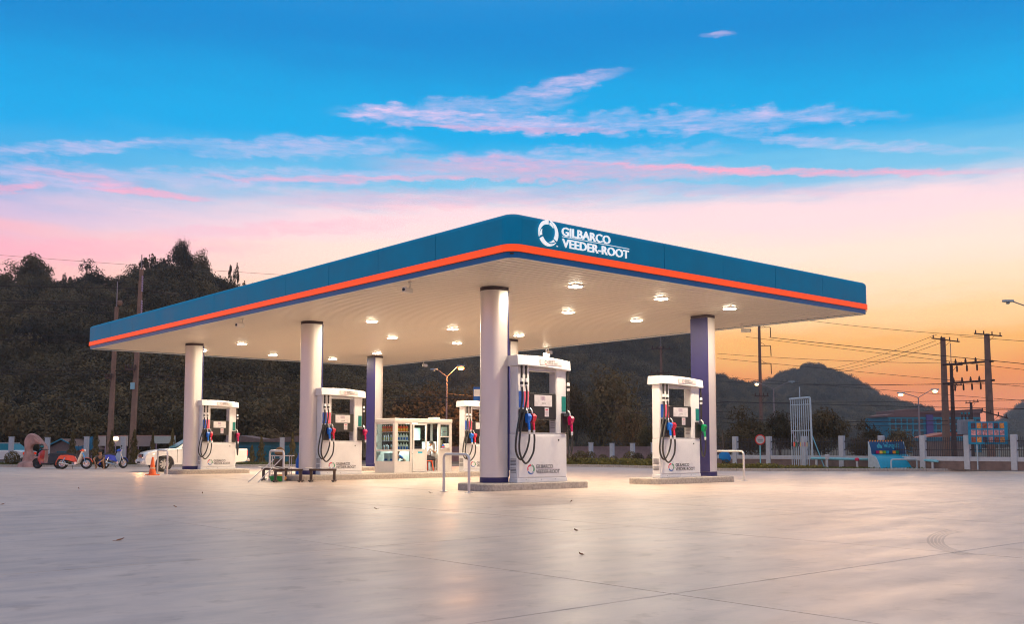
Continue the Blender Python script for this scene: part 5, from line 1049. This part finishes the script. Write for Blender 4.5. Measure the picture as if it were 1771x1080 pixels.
def pole(px, ytop, d, label, arms=(), rod=0, m=m_pole, r=.17, extra=None, lean=0):
    b = gd(px, d, -.05); h_ = at(px, ytop, d).z+.05; t = thing('utility_pole', label, 'utility pole', b, FACE)
    MB().bbox(-r*.5, r*.5, -r*.5, r*.5, 0, .02, .005) ; MB().loft([[(-r*k_+lean*z_/h_, -r*k_, z_), (r*k_+lean*z_/h_, -r*k_, z_), (r*k_+lean*z_/h_, r*k_, z_), (-r*k_+lean*z_/h_, r*k_, z_)] for z_, k_ in ((0, 1.1), (h_, .68))]).build('shaft', m, t)
    if rod: MB().tube([(lean, 0, h_-.4), (lean, 0, h_+rod)], .04, 6).build('top_rod', m_lpole, t)
    for ya, x0, x1, tilt in arms:
        z_ = at(px, ya, d).z+.05; a0, a1 = (x0-px)/F*d, (x1-px)/F*d
        c_ = MB().loft([[(a0, -.28, z_+tilt-.05), (a0, -.17, z_+tilt-.05), (a0, -.17, z_+tilt+.06), (a0, -.28, z_+tilt+.06)], [(a1, -.28, z_-tilt-.05), (a1, -.17, z_-tilt-.05), (a1, -.17, z_-tilt+.06), (a1, -.28, z_-tilt+.06)]]).build('crossarm', m_dark, t)
        for u in (.06, .35, .65, .94): MB().lathe([(.05, 0), (.07, .08), (.04, .12), (.07, .2), (.03, .3)], 8, (lerp(a0, a1, u), -.225, z_+lerp(tilt, -tilt, u)+.06)).build('insulator', m_dark, c_)
        MB().tube([(0, -.2, z_-.7), (a1*.5, -.22, z_-.05)], .02, 5).build('arm_brace', m_dark, c_)
    return t
def strings(t, px, d, ys, x):
    for y in ys:
        z_ = at(px, y, d).z+.05; MB().lathe([(.04+.05*(i % 2), -i*.09) for i in range(14)], 8, (x, -.1, z_)).build('insulator_string', m_print, t)
p1 = pole(189, 531, 74, 'thinner concrete pole at the left, below the hill', ((655, 180, 192, 0),), 1.9, lean=.22, r=.16); MB().lathe([(.12, 0), (.2, .15), (.2, .3), (.1, .4)], 10, (.45, 0, at(189, 528, 74).z)).build('pole_lantern', m_pole, p1)
p2 = pole(228, 466, 74, 'taller concrete pole at the left with insulator strings', ((640, 214, 233, 0),), 1.1, lean=.32, r=.17); strings(p2, 228, 74, (478, 520), .45); MB().box(-.16, .16, -.25, -.22, 5.6, 6.1).build('number_plate', mat('plate_cyan', (.3, .55, .62), .5), p2)
pole(1145, 600, 122, 'pole with two crossarms left of the navy column', ((604, 1128, 1161, 0), (646, 1126, 1160, 0)), 2.6, m=mat('pole_rust', (.22, .13, .10), .85))
p3 = pole(1317, 552, 112, 'tall pole with three brackets under the right canopy edge', ((686, 1306, 1330, 0),), 0, m=mat('pole_rust', (.22, .13, .10), .85))
for y in (566, 598, 629):
    z_ = at(1317, y, 112).z; br = MB().tube([(.1, 0, z_), (1.25, 0, z_+.02)], .035, 6).build('bracket', m_dark, p3); MB().tube([(1.25, 0, z_), (1.28, 0, z_-1.15)], .05, 6).build('insulator', m_dark, br); MB().tube([(.1, 0, z_+.45), (.75, 0, z_)], .02, 5).build('bracket_stay', m_dark, br)
pA_ = pole(1637, 584, 100, 'left pole of the transformer frame', ((589, 1616, 1664, .18),), 0, m=m_pole, r=.27)
pB_ = pole(1714, 578, 95, 'right pole of the transformer frame', ((580, 1690, 1738, .12), (718, 1697, 1743, .35)), 0, m=m_pole, r=.27)
pole(1650, 632, 108, 'short middle pole of the transformer frame', ((632, 1633, 1668, 0), (667, 1637, 1666, 0)), 2.4, m=m_dark, r=.18)
pole(1682, 697, 135, 'small far pole with insulators above the notice board', ((697, 1671, 1694, -.1),), 0, m=m_dark, r=.18)
def beam(a, b, label, n):
    p, q_ = at(*a), at(*b); r = thing('switch_beam', label, 'beam', (0, 0, 0)); MB().tube([p, q_], .10, 6).build('beam', m_dark, r)
    for i in range(n):
        t_ = p+(q_-p)*((i+1.3)/(n+1)); MB().lathe([(.06, -.1), (.12, -.02), (.07, .08), (.12, .16), (.05, .5)], 8, t_).build('switch', m_dark, r)
        MB().lathe([(.05, -.8), (.09, -.7), (.09, -.3), (.04, -.1)], 8, t_+Vector((.25, 0, 0))).build('fuse', m_dark, r)
beam((1631, 631.5, 99.5), (1718, 625, 94.5), 'upper dark switch beam between the two frame poles', 4); beam((1631, 664, 99.5), (1720, 658, 94.5), 'lower dark switch beam between the two frame poles', 5)
tf = thing('transformer', 'grey transformer box with bushings beside the frame poles', 'transformer', at(1671, 752, 97), FACE); hz_ = (752-727)*97/F
MB().bbox(-.68, .68, -.4, .4, 0, hz_, .03).build('tank', mat('tank_grey', (.36, .38, .40), .6), tf); MB().box(-.8, .8, -.5, .5, -.12, -.002).build('platform', m_dark, tf); MB().tube([(0, .3, -.12), (0, .3, -(at(1671, 752, 97).z)-.05)], .14, 8).build('support_post', m_dark, tf)
for i in range(7): MB().box(-.6+i*.2, -.57+i*.2, -.46, -.401, .1, hz_-.1).build('cooling_fin', mat('tank_grey', (.36, .38, .40), .6), tf)
for x in (-.35, 0, .35): b = MB().lathe([(.05, 0), (.1, .08), (.06, .2), (.1, .3), (.05, .55)], 8, (x, 0, hz_)).build('bushing', m_dark, tf); MB().lathe([(.09, .56), (.09, .74)], 8, (x, 0, hz_)).build('bushing_cap', mat('cap_teal', (.02, .3, .33), .5), b)
def wire(a, b, sag, r, label, grp):
    p, q_ = at(*a), at(*b); mb = MB(); pts = []
    if b[0] >= 1800: q_ = q_ + (q_-p)*1.3
    if a[0] <= -100: p = p + (p-q_)*1.4
    for i in range(17):
        t = i/16; c_ = p.lerp(q_, t); c_.z -= sag*4*t*(1-t); pts.append(c_)
    tag(mb.tube(pts, r, 5).build('power_line', m_wire, smooth=True), label, 'cable', grp)
RW = ((1290, 583, 112, 1820, 640, 92, .3), (1240, 612, 112, 1640, 629, 100, .2), (1240, 620, 112, 1820, 668, 92, .3), (1330, 584, 112, 1820, 630, 90, .25), (1245, 660, 118, 1640, 664, 104, .3), (1400, 665, 118, 1820, 655, 104, .5), (1430, 640, 140, 1620, 579, 100, .3), (1445, 641, 140, 1618, 590, 100, .3), (1450, 645, 140, 1628, 593, 100, .3), (1300, 541, 115, 1700, 582, 95, .3), (1660, 582, 100, 1820, 592, 85, .1), (1245, 695, 118, 1820, 702, 104, .4), (1245, 652, 118, 1820, 694, 100, .2), (1270, 698, 100, 1820, 688, 90, .2), (1245, 724, 90, 1640, 728, 90, .2), (1245, 731, 90, 1640, 735, 90, .2), (1560, 712, 120, 1820, 704, 110, .2))
for i, a in enumerate(RW): wire(a[:3], a[3:6], a[6], .022 if i not in (3, 11, 14) else .035, 'dark power line at the right, number %s down from the canopy edge' % ('one two three four five six seven eight nine ten eleven twelve thirteen fourteen fifteen sixteen seventeen'.split()[i]), 'power lines at the right')
LW = ((-120, 488, 74, 232, 499, 74, .15), (232, 499, 74, 700, 560, 95, .2), (-120, 516, 74, 192, 523, 74, .1), (-120, 521, 74, 192, 527, 74, .1), (-120, 536, 74, 192, 541, 74, .1), (-120, 577, 74, 192, 581, 74, .1), (-120, 585, 74, 192, 588, 74, .1), (-120, 636, 74, 225, 642, 74, .1), (-120, 645, 74, 225, 648, 74, .1), (225, 646, 74, 700, 664, 92, .3), (225, 650, 74, 830, 690, 92, .3), (-120, 420, 140, 560, 480, 140, 1.0), (192, 655, 74, 840, 697, 90, .4), (930, 610, 130, 1150, 604, 122, .2), (930, 650, 125, 1150, 648, 122, .2), (985, 700, 100, 1260, 696, 100, .3), (985, 708, 100, 1260, 712, 100, .3), (660, 668, 95, 1000, 694, 95, .3))
for i, a in enumerate(LW): wire(a[:3], a[3:6], a[6], .03 if i < 11 else .022, 'dark power line at the left and centre, number %s in the bundle' % ('one two three four five six seven eight nine ten eleven twelve thirteen fourteen fifteen sixteen seventeen eighteen'.split()[i]), 'power lines at the left and centre')
# floodlight on a post behind the nearest pump
fq = at(945, 606, 53.0); fp = thing('floodlight', 'lit floodlight hung from the back canopy edge above the nearest pump', 'floodlight', (fq.x, fq.y, ZC), FACE); MB().tube([(0, 0, -.002), (0, 0, -.2)], .04, 8).build('hanger', m_white2, fp); MB().bbox(-.2, .2, -.12, .12, -.42, -.2, .03).build('lamp_box', m_white2, fp); MB().bbox(-.16, .16, -.15, -.122, -.4, -.22, .01).build('lamp_lens', mat('flood_lit', (.9, .9, .8), .5, emis=(1, .85, .6), es=14), fp)
ps = thing('blue_banner', 'small blue and white banner sign left of the nearest column', 'sign', gd(820, 60, 0), FACE); z0, z1 = at(820, 697, 60).z, at(820, 670, 60).z
MB().tube([(.35, .05, 0), (.35, .05, z1)], .05, 8).build('pole', m_pale, ps); MB().bbox(-.05, .6, -.03, .02, z0, z1, .01).build('banner', mat('banner_blue', (.0, .10, .42), .5), ps); MB().box(-.03, .58, -.036, -.031, z0+.4*(z1-z0), z0+.85*(z1-z0)).build('white_field', m_white2, ps)

# ------------------------------------------------------------------ left verge
m_rock = mat('pink_rock', (.42, .24, .21), .8, var=.35, scale=2.2, bump=.7, bscale=4)
rk = thing('stone_sculpture', 'pinkish standing stone with a large round hole on the left verge', 'sculpture', gd(60, 66.6, .1), FACE)
outl = [(-.78, 0), (-.62, .75), (-.55, 1.2), (-.62, 1.75), (-.36, 2.08), (.02, 2.06), (.32, 1.75), (.62, 1.45), (.78, 1.0), (.80, .5), (.86, 0)]
outl = [(p.x, p.y) for p in curve([(a, b, 0) for a, b in outl], 3)]; hole = [(.22+.42*math.cos(R(a)), 1.02+.36*math.sin(R(a))) for a in range(0, 360, 15)]
def radial(c, a, poly):
    best = None; d = Vector((math.cos(a), math.sin(a)))
    for (x0, y0), (x1, y1) in zip(poly, poly[1:]+poly[:1]):
        e_ = Vector((x1-x0, y1-y0)); den = d.x*e_.y-d.y*e_.x
        if abs(den) < 1e-9: continue
        w_ = Vector((x0-c[0], y0-c[1])); t = (w_.x*e_.y-w_.y*e_.x)/den; u = (w_.x*d.y-w_.y*d.x)/den
        if t > 0 and 0 <= u <= 1 and (best is None or t > best): best = t
    return best or 1
cc = (.22, 1.02); secs = []
for i in range(48):
    a = 2*math.pi*i/48; ro = radial(cc, a, outl); ri = .40*(1+.08*math.sin(3*a)); mid_ = (ro+ri)/2
    P_ = lambda r_, y_: (cc[0]+math.cos(a)*r_, y_, cc[1]+math.sin(a)*r_); t_ = .32+.05*math.sin(a*5)
    secs.append([P_(ro, -.08), P_(ro, .1), P_(ro*.9+ri*.1, t_), P_(mid_, t_+.04), P_(ri*.95+.05*ro, .2), P_(ri, .0), P_(ri*.95+.05*ro, -.2), P_(mid_, -t_), P_(ro*.9+ri*.1, -t_+.05)])
mb = MB(); n = 9; vs_ = [p for q_ in secs for p in q_]; fs_ = [(i*n+j, i*n+(j+1) % n, ((i+1) % 48)*n+(j+1) % n, ((i+1) % 48)*n+j) for i in range(48) for j in range(n)]
mb.add(vs_, fs_).build('stone', m_rock, rk, smooth=True); MB().lathe([(1.05, -.1), (.95, .14), (.6, .3)], 14).build('stone_foot', m_rock, rk, smooth=True)
# houses and boards behind the verge
m_hw = mat('house_wall', (.24, .17, .14), .85, var=.15); m_hr = mat('house_roof', (.20, .13, .11), .8, var=.2); m_hb = mat('roof_edge_blue', (.02, .25, .34), .5)
def house(px, d, wd, zr, ze, dep, label, edge, rz=0.0):
    r = thing('small_house', label, 'house', gd(px, d, -.05), FACE+rz); h = wd/2
    MB().prism([(-h*.86, 0), (h*.86, 0), (h*.86, ze), (0, zr-.12), (-h*.86, ze)], 0, dep, 'y').build('wall', m_hw, r)
    for s in (-1, 1):
        MB().loft([[(0, -.35, zr), (s*h*1.1, -.35, ze-.12), (s*h*1.1, -.35, ze-.04), (0, -.35, zr+.08)], [(0, dep+.3, zr), (s*h*1.1, dep+.3, ze-.12), (s*h*1.1, dep+.3, ze-.04), (0, dep+.3, zr+.08)]]).build('roof_slope', m_hr, r)
        MB().loft([[(0, -.40, zr-.02), (s*h*1.12, -.40, ze-.15), (s*h*1.12, -.40, ze-.03), (0, -.40, zr+.1)], [(0, -.352, zr-.02), (s*h*1.12, -.352, ze-.15), (s*h*1.12, -.352, ze-.03), (0, -.352, zr+.1)]]).build('barge_board', edge, r)
    w_ = MB().box(-.5, .5, -.02, .03, ze*.35, ze*.8).build('window', m_cglass, r); MB().box(-.56, .56, -.04, -.021, ze*.8, ze*.86).build('window_head', m_hw, w_)
house(108, 92, 3.4, at(108, 760, 92).z, at(108, 776, 92).z, 5, 'small house with blue roof edge behind the scooter', m_hb)
house(12, 96, 3.6, at(12, 772, 96).z, at(12, 785, 96).z, 5, 'small brown house at the far left edge', m_hr)
sh_ = thing('blue_shed', 'long low teal building behind the pickup tail', 'building', gd(470, 84, -.05), FACE); m_sw = mat('shed_teal', (.02, .16, .19), .6, var=.3, scale=1.2)
MB().box(-3.6, 4.4, 0, 4, 0, 1.75).build('wall', m_sw, sh_); MB().prism([(-3.9, 1.75), (4.7, 1.75), (4.5, 1.9), (2.2, 2.25), (-.6, 1.95), (-2.6, 2.3), (-3.8, 1.95)], -.4, 4.2, 'y').build('roof', m_hr, sh_)
for x in (-2.9, -1.2, .6, 2.2): f_ = MB().box(x, x+1.1, -.05, -.002, .5, 1.35).build('window', m_cglass, sh_); MB().box(x-.06, x+1.16, -.07, -.051, 1.35, 1.42).build('window_frame', m_hb, f_)
def banner(px0, px1, y0, y1, d, m, label):
    pc = gd((px0+px1)/2, d, 0); h_ = (px1-px0)/F*d/2; za, zb2 = at(px0, y1, d).z, at(px0, y0, d).z; r = thing('hoarding', label, 'hoarding', pc, FACE, 'pale hoardings behind the cypresses')
    MB().bbox(-h_, h_, -.03, .03, za, zb2, .008).build('board', m, r); MB().box(-h_, h_, -.04, .04, zb2+.002, zb2+.07).build('top_edge', mat('board_edge', (.45, .25, .2), .6), r)
    for s in (-.8, .8): MB().tube([(s*h_, .06, 0), (s*h_, .06, za)], .04, 6).build('leg', m_print, r)
m_hd = mat('hoarding_pale', (.50, .44, .40), .6, var=.06); m_hd2 = mat('hoarding_grey', (.30, .24, .23), .6, var=.06); m_hd3 = mat('hoarding_mint', (.48, .52, .46), .6, var=.06)
banner(169, 183, 755.5, 772, 80, m_hd, 'narrow pale hoarding left of the concrete poles'); banner(188, 221, 755, 772, 80, m_hd, 'pale hoarding between the two concrete poles'); banner(236, 263, 755, 773, 80, m_hd2, 'greyish hoarding above the pickup bonnet'); banner(266, 303, 755, 768, 80, m_hd3, 'mint white hoarding behind the pickup windscreen')
lm_ = thing('work_lamp', 'small lit lamp in front of the pale hoarding', 'lamp', gd(200, 78, 0), FACE); zl = at(200, 760, 78).z; MB().tube([(0, 0, 0), (0, 0, zl-.1)], .03, 6).build('pole', m_print, lm_); MB().bbox(-.16, .16, -.1, .1, zl-.1, zl+.16, .03).build('lamp_body', m_ylamp, lm_)
tp_ = thing('blue_tarpaulin', 'blue tarpaulin slung beside the tallest cypress', 'tarpaulin', gd(148, 76, 0), FACE); zt_ = at(148, 756, 76).z; m_tarp = mat('tarp_blue', (.01, .17, .30), .6, var=.3, bump=.4, bscale=3)
MB().loft([[(x, -.1+.1*math.sin(x*9), zt_-.75+.55*((x+.6)/1.2)**2*1.0), (x, .2, zt_-.72+.55*((x+.6)/1.2)**2), (x, .2, zt_-.95+.5*((x+.6)/1.2)**2-.15*abs(math.sin(x*6))), (x, -.1+.1*math.sin(x*9), zt_-.98+.5*((x+.6)/1.2)**2-.15*abs(math.sin(x*6)))] for x in [-.75+.1*i for i in range(15)]]).build('sheet', m_tarp, tp_, smooth=True)
MB().loft([[(.45+.12*math.cos(R(a))*k_, .1*math.sin(R(a))*k_, z_) for a in range(0, 360, 45)] for z_, k_ in ((zt_-1.0, 1.2), (zt_-.6, 1.6), (zt_-.2, 1.5), (zt_, .7))]).build('hanging_fold', m_tarp, tp_, smooth=True); MB().tube([(.45, .1, 0), (.45, .1, zt_)], .03, 6).build('pole', m_print, tp_)

# ------------------------------------------------------------------ blue building at the right
bd = thing('office_building', 'blue glazed office block with purple stripe and flat brown roofs', 'building', gd(1620, 220, -.05), FACE+R(4)); sx_ = 220/F
m_bw = mat('building_blue', (.02, .20, .28), .6, var=.15, scale=.3); m_bt = mat('building_frame', (.03, .36, .46), .5); m_br = mat('building_roof', (.24, .13, .11), .8); m_pur = mat('purple_stripe', (.13, .09, .27), .6); m_bg = mat('building_glass', (.02, .08, .10), .15)
X = lambda px: (px-1620)*sx_
Z = lambda y: at(1620, y, 220).z+.05
MB().box(X(1535), X(1700), 0, 12, 0, Z(722)).build('wall', m_bw, bd)
MB().box(X(1590), X(1702), .5, 12, Z(722)+.01, Z(715)).build('upper_wall', m_br, bd); MB().prism([(X(1588), Z(715)), (X(1704), Z(715)), (X(1704), Z(707)), (X(1660), Z(710)), (X(1588), Z(713))], 0, 12.4, 'y').build('roof', m_br, bd)
MB().prism([(X(1532), Z(722)), (X(1588), Z(722)), (X(1588), Z(707)), (X(1546), Z(711)), (X(1546), Z(716)), (X(1532), Z(719))], -.3, 9, 'y').build('roof_block', m_br, bd)
MB().box(X(1602), X(1614), -.35, -.01, Z(754), Z(718)).build('purple_stripe', m_pur, bd)
for y in (724, 734, 745, 757): MB().box(X(1535), X(1700), -.16, -.002, Z(y)-.12, Z(y)+.12).build('floor_band', m_bt, bd)
for i in range(16):
    px = 1538+i*10.2
    if 1598 < px < 1612: continue
    MB().box(X(px)-.1, X(px)+.1, -.13, -.003, 1, Z(723)).build('pier', m_bt, bd)
    for y0, y1 in ((733, 725.5), (744, 735.5), (756, 746.5)): MB().box(X(px+1.6), X(px+8.4), -.06, -.004, Z(y0), Z(y1)).build('window', m_bg, bd)
hr_ = thing('red_roofed_house', 'low house with a red roof in front of the office block', 'house', gd(1640, 130, -.05), FACE); MB().box(-3, 3, 0, 4, 0, 2.0).build('wall', m_hw, hr_); MB().prism([(-3.4, at(1640, 757, 130).z), (3.4, at(1640, 753, 130).z), (3.2, at(1640, 750, 130).z), (0, at(1640, 748, 130).z)], -.4, 4.3, 'y').build('roof', mat('roof_red', (.45, .12, .07), .7), hr_)

# ------------------------------------------------------------------ small things on the concrete
m_dry = mat('dry_leaf', (.28, .11, .05), .8, var=.4, scale=30)
for i, (x, y, s, lb) in enumerate(((303, 878, .10, 'curled dry leaf left of the orange reflection, nearest the benches'), (207, 936, .11, 'curled dry leaf on the concrete at the lower left'), (649, 881, .08, 'dry leaf on the concrete left of the near hoop'), (743, 853, .10, 'dry leaf at the foot of the near hoop'), (996, 919.5, .09, 'dry leaf on the concrete below the nearest pump'), (5, 873.5, .10, 'dry leaf at the far left of the concrete'), (988, 868.5, .08, 'dry leaf in front of the nearest island'), (1005, 961, .07, 'flat dry leaf below the nearest pump, closer to the camera'), (136, 846, .06, 'small dry leaf on the concrete before the motorbikes'), (350, 854, .06, 'small dry leaf before the leftmost pump'))):
    s *= .62; p = gp(x, y, .004); lo_ = thing('dry_leaf', lb, 'leaf', p, random.uniform(0, 6.28), 'dry leaves scattered on the concrete')
    MB().add([(-s, 0, .0), (-s*.3, s*.5, .02), (s*.6, s*.4, .03), (s*1.1, 0, .05), (s*.5, -s*.4, .02), (-s*.3, -s*.45, .012), (0, 0, .004)], [(0, 6, 1), (1, 6, 2), (2, 6, 3), (3, 6, 4), (4, 6, 5), (5, 6, 0)]).build('blade', m_dry, lo_); MB().tube([(-s, 0, .002), (-s*1.5, s*.1, .01)], .004, 4).build('stalk', m_dry, lo_)
m_skid = mat('tyre_mark', (.22, .2, .19), .6, var=.3, scale=6, alpha=.16)
sk = tag(link('tyre_marks', None), kind='structure')
for i in range(5):
    o_ = i*7; pl_ = curve([gp(1640+o_, 917+i), gp(1612+o_, 926), gp(1605+o_*.9, 937), gp(1618+o_*.9, 949), gp(1660+o_, 961)], 5); vs_ = []
    for j, p in enumerate(pl_):
        d = (pl_[min(j+1, len(pl_)-1)]-pl_[max(j-1, 0)]).normalized(); n_ = Vector((-d.y, d.x, 0)); vs_ += [p+n_*.018+Vector((0, 0, .004)), p-n_*.018+Vector((0, 0, .004))]
    MB().add(vs_, [(2*j, 2*j+1, 2*j+3, 2*j+2) for j in range(len(pl_)-1)]).build('tyre_mark', m_skid, sk)

# ------------------------------------------------------------------ air
hz_m = bpy.data.materials.new('haze'); hz_m.use_nodes = True; t = hz_m.node_tree; t.nodes.clear(); pv = t.nodes.new('ShaderNodeVolumePrincipled'); pv.inputs['Color'].default_value = (.84, .91, .92, 1); pv.inputs['Density'].default_value = .00031; om = t.nodes.new('ShaderNodeOutputMaterial'); t.links.new(pv.outputs[0], om.inputs['Volume'])
c0 = FH*700; hb_ = MB(); Q = [(-FH*60 - RT*1500), (-FH*60 + RT*1500), (FH*1900 + RT*2000), (FH*1900 - RT*2000)]
hb_.prism([(p.x, p.y) for p in Q], -1.1, 112); ho_ = hb_.build('haze', hz_m); tag(ho_, 'thin evening haze over the whole scene', 'haze', kind='stuff')
